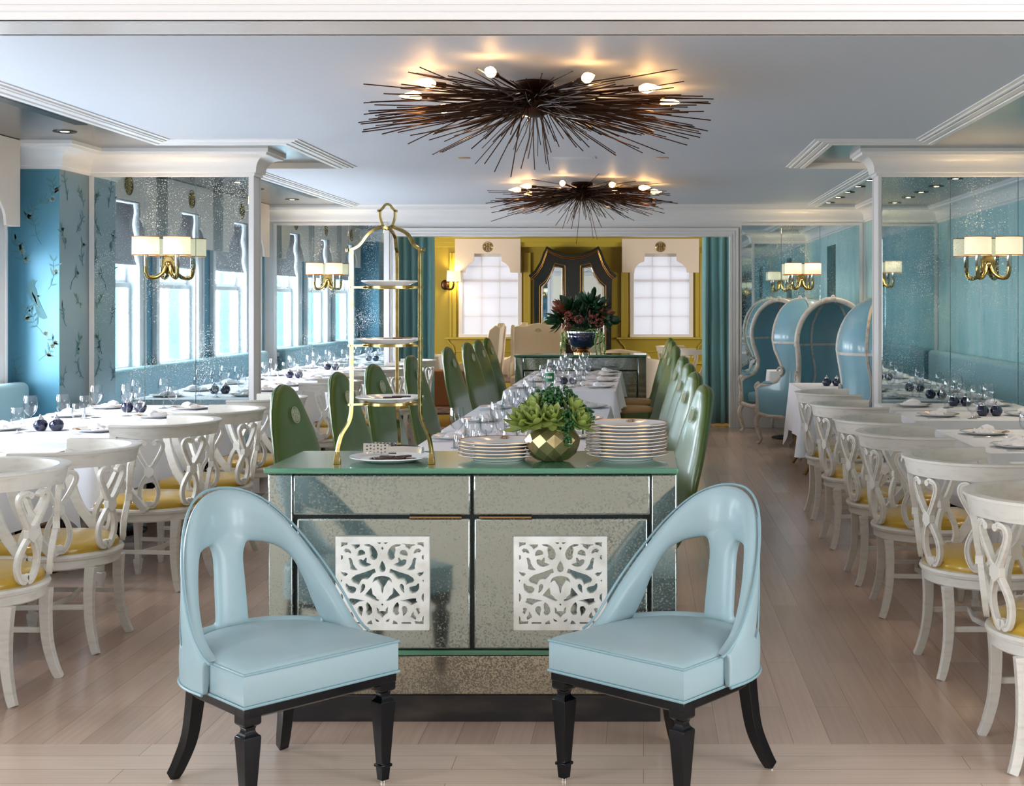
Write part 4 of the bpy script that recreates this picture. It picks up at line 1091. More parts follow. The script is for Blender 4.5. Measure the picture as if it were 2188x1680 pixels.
# more stemware gathered along the middle of the long table
extra = [(-.83, 8.35), (-.66, 8.45), (-.80, 9.55), (-.62, 9.8), (-.88, 11.9), (-.60, 12.3), (-.78, 12.9), (-.60, 13.15), (-.82, 13.8), (-.62, 14.2), (-.80, 14.5), (-.66, 14.8), (-.98, 7.1), (-.9, 6.95)]
for i, (x, y) in enumerate(extra):
    P_ = WINE if i % 2 == 0 else TUM
    P_.put((x, y, TZ+.0004), i, '%s on the long table, %s mid-table one from the near end' % ('wine glass' if i % 2 == 0 else 'clear tumbler', ['first','second','third','fourth','fifth','sixth','seventh','eighth','ninth','tenth','eleventh','twelfth','thirteenth','fourteenth'][i]), 'centre glasses on the long table')
# sparkling water bottle
t = thing('water_bottle', 'clear water bottle with green and white label on the long table', 'bottle', PX(1178, 873, 9.75))
t.location = (-.654, 9.40, TZ+.0004)
ob('bottle_body', M().lathe([(.026, 0), (.030, .006), (.031, .22), (.031, .285), (.024, .31), (.014, .335), (.0135, .352)], 24), 'stemware', t, smooth=60)
ob('label', M().lathe([(.0320, .215), (.0320, .275)], 24, cap0=False, cap1=False), 'label_green', t, smooth=60)
ob('neck_label', M().lathe([(.0322, .275), (.0322, .282)], 24, cap0=False, cap1=False), 'label_white', t)
m = M()
for a in (-2.0, -1.57, -1.15): m.lathe([(.0384, .068), (.0384, .104)], 24, cap0=False, cap1=False) if False else m.ball(.0318*math.cos(a), .0318*math.sin(a), .245, .010, 8, 5, sx=.8, sy=.25)
ob('label_emblem', m, 'label_white', t)
ob('bottle_cap', M().lathe([(.0145, .348), (.0145, .366), (.012, .368)], 20), 'label_white', t)
# ============================================================ BANQUETTES, HOODED CHAIRS, CURTAINS
def banquette(label, xw, dx, y0, y1):
    """xw = wall face, dx = +1 when the room lies towards +x"""
    t = thing('banquette', label, 'banquette', (xw, y0, 0)); L = y1-y0
    def bx(a0, a1, *r): a0, a1 = sorted((a0*dx, a1*dx)); return M().box(a0, a1, *r)
    b_ = ob('back_rest', bx(.0, .15, 0, L, .40, .95), 'banquette_blue', t, bevel=.05)
    b_.modifiers['bevel'].segments = 5
    s_ = ob('seat_cushion', bx(.13, .45, .01, L-.01, .30, .48), 'banquette_blue', t, bevel=.03); s_.modifiers['bevel'].segments = 4
    ob('base', bx(.02, .40, .02, L-.02, 0, .30), 'dark_base', t)
    return t
banquette('pale blue upholstered banquette below the near left windows', WALL_L+.01, 1, 4.35, 9.80)
banquette('pale blue upholstered banquette below the windows beyond the left wing', WALL_L+.01, 1, 11.12, 16.05)
banquette('pale blue upholstered banquette along the near right wall', WALL_R-.01, -1, 4.35, 10.28)

def hood_make():
    t = thing('hooded_chair', '', 'chair')
    RY, RX, ZT, ZD = .355, .34, 1.55, 1.13
    def row(z):
        if z >= ZD: k = math.sqrt(max(0, 1-((z-ZD)/(ZT-ZD))**2)); xf = .13*k+.10*(1-k)
        else:
            k = 1-.07*math.sin(PI*min(1, max(0, (ZD-z)/.55)))
            xf = .13+.0*z
            pts = [(ZD, .13), (1.02, .115), (.92, .06), (.84, .02), (.76, .02), (.69, .08), (.655, .20), (.635, .33), (.61, .385), (.50, .375), (.33, .36)]
            for i in range(len(pts)-1):
                if pts[i][0] >= z >= pts[i+1][0]:
                    q = (pts[i][0]-z)/(pts[i][0]-pts[i+1][0]); q = q*q*(3-2*q); xf = pts[i][1]+(pts[i+1][1]-pts[i][1])*q; break
        return k, xf
    def pt(z, j, o=0):   # j in -1..1 round the back; +-1 front edges
        k, xf = row(z); ry, rx = RY*k+o, RX*(k if z > ZD else 1)+o
        qa = PI/2*(rx+ry)/2; tot = xf+qa; s = abs(j)*tot
        if s <= qa: a = s/qa*PI/2; x, y = -rx*math.cos(a), ry*math.sin(a)
        else: x, y = s-qa, ry
        return (x, math.copysign(y, j) if j else 0, z+(o*.9 if z > ZD+.2 else 0))
    zs = [.33, .40, .50, .58, .61, .635, .655, .67, .69, .72, .76, .80, .84, .88, .92, .97, 1.02, 1.08, 1.13]+[ZD+(ZT-ZD)*math.sin(PI/2*i/10) for i in range(1, 11)]
    N = 32
    def shell(o): return [[pt(z, -1+2*j/N, o) for j in range(N+1)] for z in zs]
    a, b = shell(.016), shell(-.016); m = M()
    m.rings(a, False, False, closed=False)
    n0 = len(m.v); m.rings([r[::-1] for r in b], False, False, closed=False)
    ob('hood', m, 'hood_blue', t, smooth=70, fix=False)
    fr = [pt(z, -1) for z in zs]+[pt(z, 1) for z in zs[::-1]]
    q = M().tube(fr, .026, 8, up=(1, 0, 0)); ob('carved_frame', q, 'hood_wood', t, smooth=60)
    q = M(); k0 = pt(1.549, .0)
    for dx, dz, r_ in ((0, .02, .03), (0, .045, .018)): q.ball(.10+dx, 0, ZT+dz-.015, r_, 10, 6, 1, 1.2, 1.3)
    for s in (-1, 1):
        q.ball(.10, s*.05, ZT, .016, 8, 5, 1, 1, 2.4)
        p = [Vector((.03+.04*math.cos(a_)+.0, s*.36, .80+.04*math.sin(a_))) for a_ in [PI/6*i for i in range(10)]]
        ob('carved_scroll', M().tube(p, .012, 6, up=(0, 1, 0)), 'hood_wood', t, smooth=60)
    ob('carved_crest', q, 'hood_wood', t, smooth=60)
    q = M()
    for j in (-.30, .30):
        for o, in ((.020,), (-.020,)):
            q.bar([pt(z, j, o) for z in zs if z > .40], .022, .012, up=(1, 0, .2))
    for z in (1.10,):
        for o in (.019, -.019): q.bar([pt(z, -1+2*i/N, o) for i in range(N+1)], .012, .022)
    ob('trim_rib', q, 'hood_wood', t, smooth=60)
    ol = lambda o, z: [(x, y, z) for x, y in [( .37+o, -.30-o), (.40+o, 0), (.37+o, .30+o)]+[((.30+o)*math.cos(PI/2+PI*i/12)*1.05, (.33+o)*math.sin(PI/2+PI*i/12)) for i in range(13)]]
    inn = lambda k, z: [(x*k+.03*(1-k), y*k, z) for x, y, _ in ol(0, 0)]
    ob('seat_cushion', M().rings([ol(-.03, .36), ol(-.02, .43), inn(.9, .47), inn(.6, .49), inn(.1, .50)]), 'hood_blue', t, smooth=60)
    q = M(); q.tube([(.385, -.345, .34), (.40, -.2, .31), (.405, 0, .325), (.40, .2, .31), (.385, .345, .34)], .026, 8)
    for s in (-1, 1): q.tube([(.385, s*.355, .34), (.2, s*.36, .315), (0, s*.36, .32), (-.2, s*.29, .33)], .022, 8)
    ob('seat_rail', q, 'hood_wood', t, smooth=60)
    for s in (-1, 1):
        ob('armrest_pad', M().ball(.22, s*.352, .668, .03, 12, 6, .6, 3.2, 1), 'hood_blue', t, smooth=60)
        ob('arm_post', M().tube(bez([(.37, s*.352, .66), (.415, s*.352, .62), (.37, s*.352, .52), (.40, s*.352, .40), (.39, s*.352, .33)], 5), .020, 8, up=(0, 1, 0)), 'hood_wood', t, smooth=60)
        for x, d in ((.37, 1), (-.22, -1)):
            p = bez([(x, s*(.33 if d > 0 else .26), .33), (x+.035*d, s*(.355 if d > 0 else .28), .25), (x+.01*d, s*(.34 if d > 0 else .27), .12), (x-.01*d, s*(.33 if d > 0 else .265), .05), (x+.025*d, s*(.345 if d > 0 else .28), .012)], 5)
            ob('leg', M().tube(p, lambda q_: .030-.016*q_ if q_ < .9 else .018, 8, up=(0, 1, 0)), 'hood_wood', t, smooth=60)
    return t
HOOD = Proto(hood_make)
for x, y, a, lb in ((2.00, 11.25, 92, 'nearest, its rounded back to the camera beside the right wing'), (1.86, 13.32, -93, 'open front facing the camera behind the white-clothed table'),
                    (1.74, 14.42, 128, 'turned aside, its arm and curved side towards the aisle'), (1.65, 15.96, -125, 'farthest, deep in the corner by the doorway')):
    HOOD.put((x, y, 0), math.radians(a), 'blue leather hooded porter chair, %s' % lb, 'hooded porter chairs')
# gilded cabriole legs under the near cloth
t = bpy.data.objects['dining_table'] if False else None
def cab_leg(parent, x, y, sx, sy):
    p = bez([(x, y, .70), (x-.03*sx, y-.02*sy, .55), (x-.045*sx, y-.03*sy, .42), (x-.01*sx, y, .22), (x-.0*sx, y, .10), (x-.04*sx, y-.02*sy, .015)], 5)
    ob('leg', M().tube(p, lambda q: .034-.016*q, 8, up=(0, 1, 0)), 'gilt_wood', parent, smooth=60)
for o in list(COL.objects):
    if o.get('label') == 'cloth-covered dining table, between the near pair of hooded chairs':
        for sx in (1, -1):
            for sy in (1, -1): cab_leg(o, -sx*.40, -sy*.44, sx, sy)

# curtains in the far doorway
def curtain(label, x0, x1, seed):
    r = random.Random(seed); y = YB1+.16; n = int((x1-x0)/.010); rr = []
    for z in (2.36, 2.33, 2.0, 1.5, 1.0, .5, .02):
        k = .75+.25*(1-z/2.36); ring = []
        for i in range(n+1):
            s = i/n; x = x0+(x1-x0)*s
            ring.append((x+.004*math.sin(z*3+s*9), y+k*(.040*math.sin(s*2*PI*(x1-x0)/.10+seed)+.016*math.sin(s*31+z*.6)), z))
        rr.append(ring)
    o = ob('curtain', M().rings(rr, False, False, closed=False), 'curtain_teal', smooth=80, fix=False)
    s_ = o.modifiers.new('s', 'SOLIDIFY'); s_.thickness = .006
    tag(o, label, 'curtain', 'doorway curtains')
curtain('pleated teal curtain gathered at the left side of the far doorway', -3.10, -2.60, 1.0)
curtain('pleated teal curtain gathered at the right side of the far doorway', .73, 1.075, 2.2)
tag(ob('curtain_rail', M().tube([(-3.2, YB1+.16, 2.375), (1.2, YB1+.16, 2.375)], .012, 8), 'bronze'), 'bronze curtain rail just inside the far doorway header', 'curtain rail')

# ============================================================ SCONCES AND CHANDELIERS
def sconce_make(arms=((-1, ), (1, )), emis=True):
    t = thing('wall_sconce', '', 'wall lamp')   # faces local -y
    oc = [(.062*math.cos(PI/8+PI/4*i), .085*math.sin(PI/8+PI/4*i)) for i in range(8)]
    m = M().extr([oc], lambda a, b, d: (a, -d, b), 0, .012).extr([[(a*.75, b*.75) for a, b in oc]], lambda a, b, d: (a, -d, b), .012, .022)
    m.ball(0, -.035, 0, .026, 12, 8)
    ob('backplate', m, 'brass', t, bevel=.002)
    for (s,) in arms:
        cx = s*.118
        p = bez([(s*.012, -.035, -.005), (s*.03, -.055, -.06), (s*.065, -.10, -.10), (s*.105, -.15, -.10), (cx, -.175, -.06), (cx, -.18, -.01)], 6)
        arm = ob('arm', M().tube(p, .0155, 10, up=(1, 0, 0)), 'brass', t, smooth=60)
        ob('candle_cover', M().lathe([(.017, -.02), (.020, -.015), (.020, .075), (.017, .078)], 16, cx, -.18), 'nickel', arm)
        m = M().lathe([(.100, .068), (.100, .205)], 36, cx, -.18, cap0=False, cap1=False, sy=.80)
        sh = ob('lamp_shade', m, 'shade_linen', t, smooth=60, fix=False)
        s2 = sh.modifiers.new('s', 'SOLIDIFY'); s2.thickness = .002
        q = M()
        for z in (.068, .205): q.lathe([(.1005, z-.003), (.1025, z-.003), (.1025, z+.003), (.1005, z+.003)], 36, cx, -.18, cap0=False, cap1=False, sy=.80)
        ob('shade_trim', q, 'shade_trim', sh)
    return t
SCON = Proto(sconce_make)
def sconce(x, y, z, rz, label, pw=2.2):
    SCON.put((x, y, z), rz, label, 'double-shade mirror sconces')
    d = Vector((math.sin(rz), -math.cos(rz)))
    for s in (-1, 1):
        point('sconce_bulb', (x+d.x*.18+s*.118*math.cos(rz), y+d.y*.18+s*.118*math.sin(rz), z+.13), pw, (1, .72, .40), .03)
sconce(-3.63, YW0, 1.815, 0, 'gilt sconce with two drum shades on the left wing mirror')
sconce(2.635, YW0, 1.815, 0, 'gilt sconce with two drum shades on the right wing mirror')
sconce(-3.83, YB0-.012, 1.79, 0, 'gilt sconce with two drum shades on the mirror left of the far doorway')
sconce(1.914, YB0-.012, 1.79, 0, 'gilt sconce with two drum shades on the mirror behind the hooded chairs')
sconce(-3.63, YW1, 1.815, PI, 'gilt sconce with two drum shades on the back of the left wing')
sconce(2.25, YW1, 1.815, PI, 'gilt sconce with two drum shades on the back of the right wing')
sconce(2.9, YF1+.012, 1.815, PI, 'gilt sconce with two drum shades beside the near opening, right')
sconce(-3.8, YF1+.012, 1.815, PI, 'gilt sconce with two drum shades beside the near opening, left')
# single bronze sconce in the olive room
t = thing('wall_sconce', 'single-shade dark bronze sconce on the olive wall by the left curtain', 'wall lamp', (-3.52, YE, 1.83))
ob('backplate', M().ball(0, -.03, 0, .09, 14, 8, 1, .85, .3), 'dark_rod', t, smooth=60)
ob('arm', M().tube(bez([(0, -.03, 0), (.06, -.12, -.07), (.14, -.16, -.07), (.17, -.16, .0), (.17, -.16, .06)], 6), .02, 8), 'dark_rod', t, smooth=60)
sh = ob('lamp_shade', M().lathe([(.125, .06), (.115, .25)], 28, .17, -.16, cap0=False, cap1=False), 'shade_linen', t, smooth=60, fix=False)
sh.modifiers.new('s', 'SOLIDIFY').thickness = .002
point('sconce_bulb', (-3.35, YE-.16, 1.98), 9, (1, .75, .42), .04)

def rod_mesh(name, L, bend):
    p = [(0, 0, 0), (L*.5, 0, bend), (L, 0, bend*.4)]
    return M().tube(bez(p, 2), .0029, 5).mesh(name, 'dark_rod', 60, False)
def chandelier(label, x, y, seed, rad=.88):
    t = thing('spiky_chandelier', label, 'chandelier', (x, y, ZC), 0, 'spiked ceiling lights'); r = random.Random(seed)
    ob('hub', M().lathe([(.10, -.002), (.11, -.012), (.10, -.03), (.05, -.045), (.085, -.07), (.11, -.11), (.085, -.16), (.02, -.185)], 20), 'dark_rod', t, smooth=50)
    protos = [rod_mesh('spike', L, b) for L, b in ((.55, .008), (.68, .015), (.80, -.012), (.92, .018))]
    rest = M(); N1, N2 = 100, 230
    for i in range(N1+N2):
        az = r.uniform(0, 2*PI); el = -math.asin(min(1, abs(r.gauss(.03, .20)))) if r.random() < .92 else r.uniform(-1.5, -.5)
        el = el if r.random() < .88 else abs(el)*.25
        L = (.55+.45*r.random())*rad*(1 if el > -.30 else .42+.22*r.random())
        if el > .0: el = min(el, .10)
        o = Vector((.05*math.cos(az), .05*math.sin(az), -.10+.05*r.uniform(-1, 1)))
        if i < N1:
            k = r.randrange(4); s_ = L/(.55, .68, .80, .92)[k]
            q = link('spike', protos[k], t, o); q.rotation_euler = (r.uniform(0, 6), -el, az); q.scale = (s_, 1, 1)
        else:
            d = Vector((math.cos(az)*math.cos(el), math.sin(az)*math.cos(el), math.sin(el)))
            side = Vector((-math.sin(az), math.cos(az), 0))
            rest.tube([o, o+d*L*.5+side*r.uniform(-.02, .02)+Vector((0,0,r.uniform(-.012,.012))), o+d*L], .0029, 4)
    q = ob('spikes', rest, 'dark_rod', t, smooth=60, fix=False); q['kind'] = 'stuff'
    for k in range(9):
        az = 2*PI*k/9+.32; d = Vector((math.cos(az), math.sin(az), 0)); L = rad*.60+(.10 if k % 3 == 0 else 0)
        b0 = Vector((0, 0, -.085)); b1 = d*L+Vector((0, 0, -.07))
        arm = ob('lamp_arm', M().tube([b0, b1], .007, 6).tube([b1, b1+d*.06], .013, 8), 'dark_rod', t)
        pr = [(.001, 0), (.013, .004), (.024, .028), (.026, .046), (.016, .082), (.004, .115), (.0005, .122)]
        m = M().lathe(pr, 12); m.xf(Matrix.Translation(b1+d*.055) @ d.to_track_quat('Z', 'Y').to_matrix().to_4x4())
        ob('bulb', m, 'bulb', t, smooth=70, fix=False)
        point('chandelier_bulb', (x+d.x*(L+.10), y+d.y*(L+.10), ZC-.105), .65, (1, .58, .24), .02)
chandelier('large dark spiky sunburst ceiling light with candle bulbs, nearer of the two', -.565, 7.0, 5)
chandelier('dark spiky sunburst ceiling light farther back, above the long table', -.585, 12.9, 9)
# ============================================================ ON THE FRONT CABINET
CT = .928
# brass three-legged plate stand
SX, SY = -.962, 5.10
t = thing('plate_stand', 'tall brass three-legged tiered plate stand on the front cabinet', 'plate stand', (SX, SY, CT))
LG = [(-.127, -.06), (.129, -.06), (-.004, .20)]
def sq(w): return [(-w, -w), (w, -w), (w, w), (-w, w)]
top = Vector((-.008, .02, .878))
for lx, ly in LG:
    cxy = Vector((0, .02)); dv = (Vector((lx, ly))-cxy); dn = dv.normalized()
    def q_(o, z): return (lx+dn.x*o, ly+dn.y*o, z)
    p = bez([q_(.055, .0), q_(.055, .045), q_(.040, .105), q_(.008, .160), q_(.0, .225), q_(0, .40), q_(0, .60), q_(0, .795)], 5)
    leg = ob('leg', M().sweep(p, sq(.0062), up=(dn.x, dn.y, 0)), 'brass', t, bevel=.001)
    fx, fy, _ = q_(.055, 0)
    ob('foot', M().frustum(fx, fy, 0, .0125, .02, .011).frustum(fx, fy, .02, .011, .045, .007), 'brass', leg, bevel=.001)
    p = bez([q_(.022, .795), q_(.002, .797), q_(-.03, .815), q_(-.065, .858), (top.x+dn.x*.03, top.y+dn.y*.03, .884), tuple(top)], 5)
    ob('arch', M().sweep(p, sq(.0058), up=(dn.x, dn.y, 0)), 'brass', t, bevel=.001)
hd = bez([(-.038, 0, .070), (-.029, 0, .069), (-.019, 0, .078), (-.010, 0, .090), (0, 0, .094), (.010, 0, .090), (.019, 0, .078), (.029, 0, .069), (.038, 0, .068)], 5)
hp = bez([(-.028, 0, .071), (-.027, 0, .04), (-.016, 0, .010), (0, 0, .002), (.016, 0, .010), (.027, 0, .04), (.028, 0, .071)], 5)
m = M().sweep([(x+top.x, y+top.y, z+top.z) for x, y, z in hd], sq(.0045), up=(0, 1, 0)).sweep([(x+top.x, y+top.y, z+top.z) for x, y, z in hp], sq(.0045), up=(0, 1, 0))
ob('handle', m, 'brass', t, bevel=.001)
RZ = [.218, .438, .656]
for z in RZ:
    m = M(); m.bar([(.015+.10*math.cos(a*PI/15)-.015, .02+.10*math.sin(a*PI/15), z) for a in range(30)], .004, .010, closed=True)
    for lx, ly in LG:
        dv = Vector((lx, ly-.02)).normalized(); m.bar([(dv.x*.10, .02+dv.y*.10, z), (lx+dv.x*.014, ly+dv.y*.014, z)], .006, .008)
    ob('tier_ring', m, 'brass', t)
for k, (z, r_, lb) in enumerate(((.218, .128, 'third tier, holding dark wafers'), (.438, .126, 'second tier, holding brown wafers'), (.656, .106, 'top tier, empty'))):
    p = plate_make(r_, False, False); p.location = (SX, SY+.02, CT+z+.0055)
    tag(p, 'white plate on the %s of the brass stand' % lb, 'plate')
    if k < 2:
        rr_ = random.Random(k)
        for j in range(4):
            a = rr_.uniform(-.3, .3)
            w_ = ob('wafer', M().box(-.035, .035, -.018, .018, 0, .004), 'chocolate' if k == 0 else 'biscuit', loc=(SX-.05+.033*j, SY+.0+rr_.uniform(-.02, .03), CT+z+.0125+.0042*j), rz=a, bevel=.001)
            tag(w_, 'thin %s wafer on the %s tier of the stand, %s from the left' % ('dark chocolate' if k == 0 else 'brown', 'third' if k == 0 else 'second', nm[j]), 'wafer', 'wafers on the stand')
p = plate_make(.155, False, False); p.location = (-.955, 5.11, CT+.0005)
tag(p, 'largest white plate under the brass stand with chocolates and tongs', 'plate')
m = M(); n = 40; vv = []
for i in range(n):
    a = 2*PI*i/n; k = 1+.06*(i % 2); vv.append((.088*k*math.cos(a), .075*k*math.sin(a), .0))
m.rings([vv, [(x*.9, y*.9, .003) for x, y, z in vv]], True, True)
tag(ob('paper_doily', m, 'label_white', loc=(-.985, 5.10, CT+.009)), 'white lacy paper doily on the plate under the brass stand', 'doily')
rr_ = random.Random(2)
for j in range(7):
    w_ = ob('chocolate_piece', M().box(-.028, .028, -.012, .012, 0, .006), 'chocolate', loc=(-1.0+.020*j, 5.055+rr_.uniform(-.01, .02), CT+.0125+.003*(j % 3)), rz=rr_.uniform(-.8, .8), bevel=.0015)
    w_.rotation_euler.x = rr_.uniform(-.2, .2)
    tag(w_, 'broken dark chocolate piece under the tongs, %s from the left' % (nm+['seventh'])[j], 'chocolate', 'chocolates under the tongs')
# perforated serving tongs
t = thing('serving_tongs', 'silver serving tongs with perforated blades lying on the chocolates', 'tongs', (-.955, 5.085, CT+.026))
def blade(y, x0=-.095, x1=.0):
    holes = []
    for i in range(6):
        for j in range(3):
            cx, cz = x0+.014+i*.0135, .010+j*.0125+(.003 if i % 2 else 0)
            holes.append([(cx+.0048*math.cos(a), cz+.0042*math.sin(a)) for a in (0, PI/2, PI, 3*PI/2)])
    return M().extr([[(x0, 0), (x1, 0), (x1, .042), (x0, .046)]]+holes, lambda a, b, d: (a, y+d, b), 0, .0015)
ob('blade', blade(-.022), 'silver', t, smooth=0)
ob('blade', blade(.026, -.07, .02), 'silver', t, smooth=0)
m = M().bar(bez([(.0, -.021, .022), (.05, -.021, .024), (.11, -.018, .020), (.128, 0, .018), (.11, .020, .020), (.06, .027, .024), (.01, .027, .024)], 5), .0022, .022)
ob('handle', m, 'silver', t, smooth=40)
# stacked plates
def stack(x, y, n, label, r, seed):
    q = random.Random(seed)
    for i in range(n):
        tp = i == n-1
        p = BIG.put((x+q.uniform(-.004, .004), y+q.uniform(-.003, .003), CT+.0008+i*.0128), PI/2+q.uniform(-.12, .12) if tp else PI/2+q.uniform(-.5, .5),
                    ('top plate with visible monogram, %s' % label) if tp else ('gilt-rimmed plate %s from the bottom, %s' % ((nm+['seventh', 'eighth', 'ninth'])[i], label)), label.replace('of the ', ''))
def big_make():
    t = thing('dinner_plate', '', 'plate'); r = .157; n = 40
    pr = [(.0, .010), (r*.60, .010), (r*.66, .013), (r*.98, .0235), (r, .025), (r*.995, .0205), (r*.7, .009), (r*.64, .004), (r*.62, 0), (.0, .001)]
    ob('dish', M().lathe(pr, n, cap0=False, cap1=False), 'porcelain', t, smooth=50)
    ob('gilt_rim', M().lathe([(r*.975, .0237), (r*1.002, .0253), (r*1.002, .0235)], n, cap0=False, cap1=False), 'gold_line', t)
    q = M(); monogram(q, .018, lambda a, b: (r*.82+b, -a, .0188+.2*b), .0008); ob('rim_monogram', q, 'gold_line', t)
    return t
BIG = Proto(big_make)
stack(-.548, 5.16, 5, 'of the short plate stack', .157, 1)
stack(-.066, 5.18, 10, 'of the tall plate stack', .157, 2)

# faceted bowl
t = thing('faceted_bowl', 'faceted antique-gold bowl between the plate stacks', 'bowl', (-.345, 5.11, CT+.0005))
N = 11; lv = [(.040, 0), (.066, .008), (.090, .030), (.105, .058), (.1065, .084), (.095, .108), (.078, .126)]
vs = []; fs = []
for k, (r_, z) in enumerate(lv):
    for j in range(N): a = 2*PI*(j+.5*(k % 2))/N; vs.append((r_*math.cos(a), r_*math.sin(a), z))
K_ = len(lv)
def vi(k, j): return k*N+(j % N)
for j in range(N):
    fs.append((vi(0, j), vi(0, j+1), vi(1, j)))                       # foot row
    fs.append((vi(K_-1, j+1), vi(K_-1, j), vi(K_-2, j)))
for k in range(K_-2):
    for j in range(N):
        if k % 2 == 0: fs.append((vi(k, j), vi(k+1, j), vi(k+2, j), vi(k+1, j-1)))
        else: fs.append((vi(k, j), vi(k+1, j+1), vi(k+2, j), vi(k+1, j)))
b = len(vs); last = vs[-N:]; vs += [(x*.93, y*.93, z-.001) for x, y, z in last]+[(x*.8, y*.8, .09) for x, y, z in last]
for j in range(N):
    j1 = (j+1) % N; fs += [((K_-1)*N+j, (K_-1)*N+j1, b+j1, b+j), (b+j, b+j1, b+N+j1, b+N+j)]
fs.append(tuple(range(b+N, b+2*N))); fs.append(tuple(range(N-1, -1, -1)))
ob('bowl_body', M().add(vs, fs), 'bowl_gold', t, smooth=0, bevel=.0008)
# succulent rosettes and sprigs, each a thing of its own held by the bowl
def petal(m, base, az, el, L, wd, curl=.25, n=5):
    dh = Vector((math.cos(az), math.sin(az), 0)); sd = Vector((-math.sin(az), math.cos(az), 0)); rr = []
    for i in range(n+1):
        u = i/n; e = el+curl*u; p = Vector(base)+dh*L*u*math.cos(e)+Vector((0, 0, L*u*math.sin(e)))
        w_ = wd*(math.sin(PI*min(1, u*.86+.10))**.7) if u < 1 else .0004
        nr = Vector((0, 0, 1))*math.cos(e)-dh*math.sin(e); th = .0035*(1-u)+.0008
        rr.append([tuple(p+sd*w_*a+nr*(b*th-.25*w_*(1-a*a)+.0*a)) for a, b in ((-1, 0), (-.6, 1), (0, 1.2), (.6, 1), (1, 0), (.6, -1), (0, -1.2), (-.6, -1))])
    m.rings(rr)
BC = Vector((-.345, 5.11, CT+.13))
ros = [(-.098, -.055, .012, .105, -2.6, 'leftmost, low'), (-.052, -.085, .022, .095, -2.0, 'front left'), (.005, -.075, .030, .085, -1.6, 'front centre'), (-.055, -.01, .060, .09, 2.8, 'upper left'),
       (.098, -.045, .012, .085, -.5, 'right, low'), (.075, .005, .060, .08, .3, 'upper right'), (.03, -.05, .0, .06, -1.3, 'small, at the rim')]
for k, (dx, dy, dz, L, fa, lb) in enumerate(ros):
    m = M(); r_ = random.Random(40+k)
    for lay, (n_, el, sc_) in enumerate(((8, -.05, 1), (7, .4, .95), (6, .85, .8), (4, 1.25, .6))):
        for j in range(n_):
            petal(m, (0, 0, .004*lay), 2*PI*j/n_+lay*.4+r_.uniform(-.15, .15), el+r_.uniform(-.1, .15), L*.88*sc_*r_.uniform(.85, 1.05), L*.155*sc_+.004)
    o = ob('succulent_rosette', m, 'leaf_lime', loc=BC+Vector((dx, dy, dz)), smooth=60, fix=False)
    tl = Vector((dx, dy, .06)).normalized(); o.rotation_mode = 'QUATERNION'; o.rotation_quaternion = Vector((0, 0, 1)).rotation_difference(Vector((tl.x*.8, tl.y*.8, 1)).normalized())
    tag(o, 'pale lime succulent rosette in the gold bowl, %s' % lb, 'succulent', 'rosettes in the gold bowl')
spr = [(-.055, .035, .085, 'back left'), (.0, .02, .105, 'back centre'), (.045, .04, .095, 'back right'), (.055, -.065, .020, 'dangling front right'), (.115, .01, .030, 'far right'), (-.09, .015, .045, 'far left'), (-.01, -.02, .080, 'crown of the bunch')]
for k, (dx, dy, dz, lb) in enumerate(spr):
    m = M(); r_ = random.Random(60+k)
    for j in range(110):
        a, e = r_.uniform(0, 2*PI), math.asin(r_.uniform(-.5, 1)); rr0 = .044*r_.uniform(.6, 1.1)
        m.ball(rr0*math.cos(a)*math.cos(e), rr0*math.sin(a)*math.cos(e), rr0*math.sin(e)*1.1, r_.uniform(.0045, .0075), 6, 4)
    if 'dangling' in lb:
        for j in range(60):
            u = r_.random(); m.ball(.012*r_.uniform(-1, 1)+.012*u, -.035*u+.012*r_.uniform(-1, 1), -.085*u, .0052, 6, 4)
    m.tube([(0, 0, 0), (0, 0, -.06)], .003, 5)
    o = ob('green_sprig', m, 'sprig_green', loc=BC+Vector((dx, dy, dz)), smooth=60, fix=False)
    tag(o, 'dark green berry-like sprig in the gold bowl, %s' % lb, 'sprig', 'sprigs in the gold bowl')

# ============================================================ FLOWERS ON THE FAR CABINET
FX, FY, FZ = -.703, 15.6, .928
t = thing('pedestal_bowl', 'dark blue glazed footed bowl with silver rim on the far cabinet', 'bowl', (FX, FY, FZ))
ob('bowl_body', M().lathe([(.05, .055), (.10, .07), (.155, .115), (.178, .18), (.180, .245), (.172, .25), (.165, .24), (.14, .23), (.01, .22)], 32), 'navy_glaze', t, smooth=60)
ob('foot', M().lathe([(.105, 0), (.105, .018), (.075, .03), (.06, .045), (.085, .058), (.05, .07)], 28), 'bronze', t, smooth=40)
ob('rim', M().lathe([(.181, .24), (.188, .245), (.188, .262), (.180, .266), (.172, .25)], 32), 'silver', t, smooth=40)
for s in (-1, 1): ob('handle', M().tube(bez([(s*.175, 0, .20), (s*.215, 0, .19), (s*.22, 0, .14), (s*.16, 0, .11)], 5), .007, 6), 'bronze', t)
r_ = random.Random(77); MC = Vector((FX, FY, FZ+.38)); cnt = 0
seen_l = set()
def mag_label(copper, d, dep):
    hor = ['far left', 'left', 'middle', 'right', 'far right'][min(4, max(0, int((d.x+1)*2.5)))]; ht = 'lowest' if d.z < .15 else ('low' if d.z < .45 else ('high' if d.z < .85 else 'topmost'))
    for ex in ('', ', outer one', ', inner one', ', small one', ', upright one'):
        s = '%s magnolia branch in the blue bowl, %s, %s, %s%s' % ('coppery' if copper else 'dark green', ht, hor, dep, ex)
        if s not in seen_l: seen_l.add(s); return s
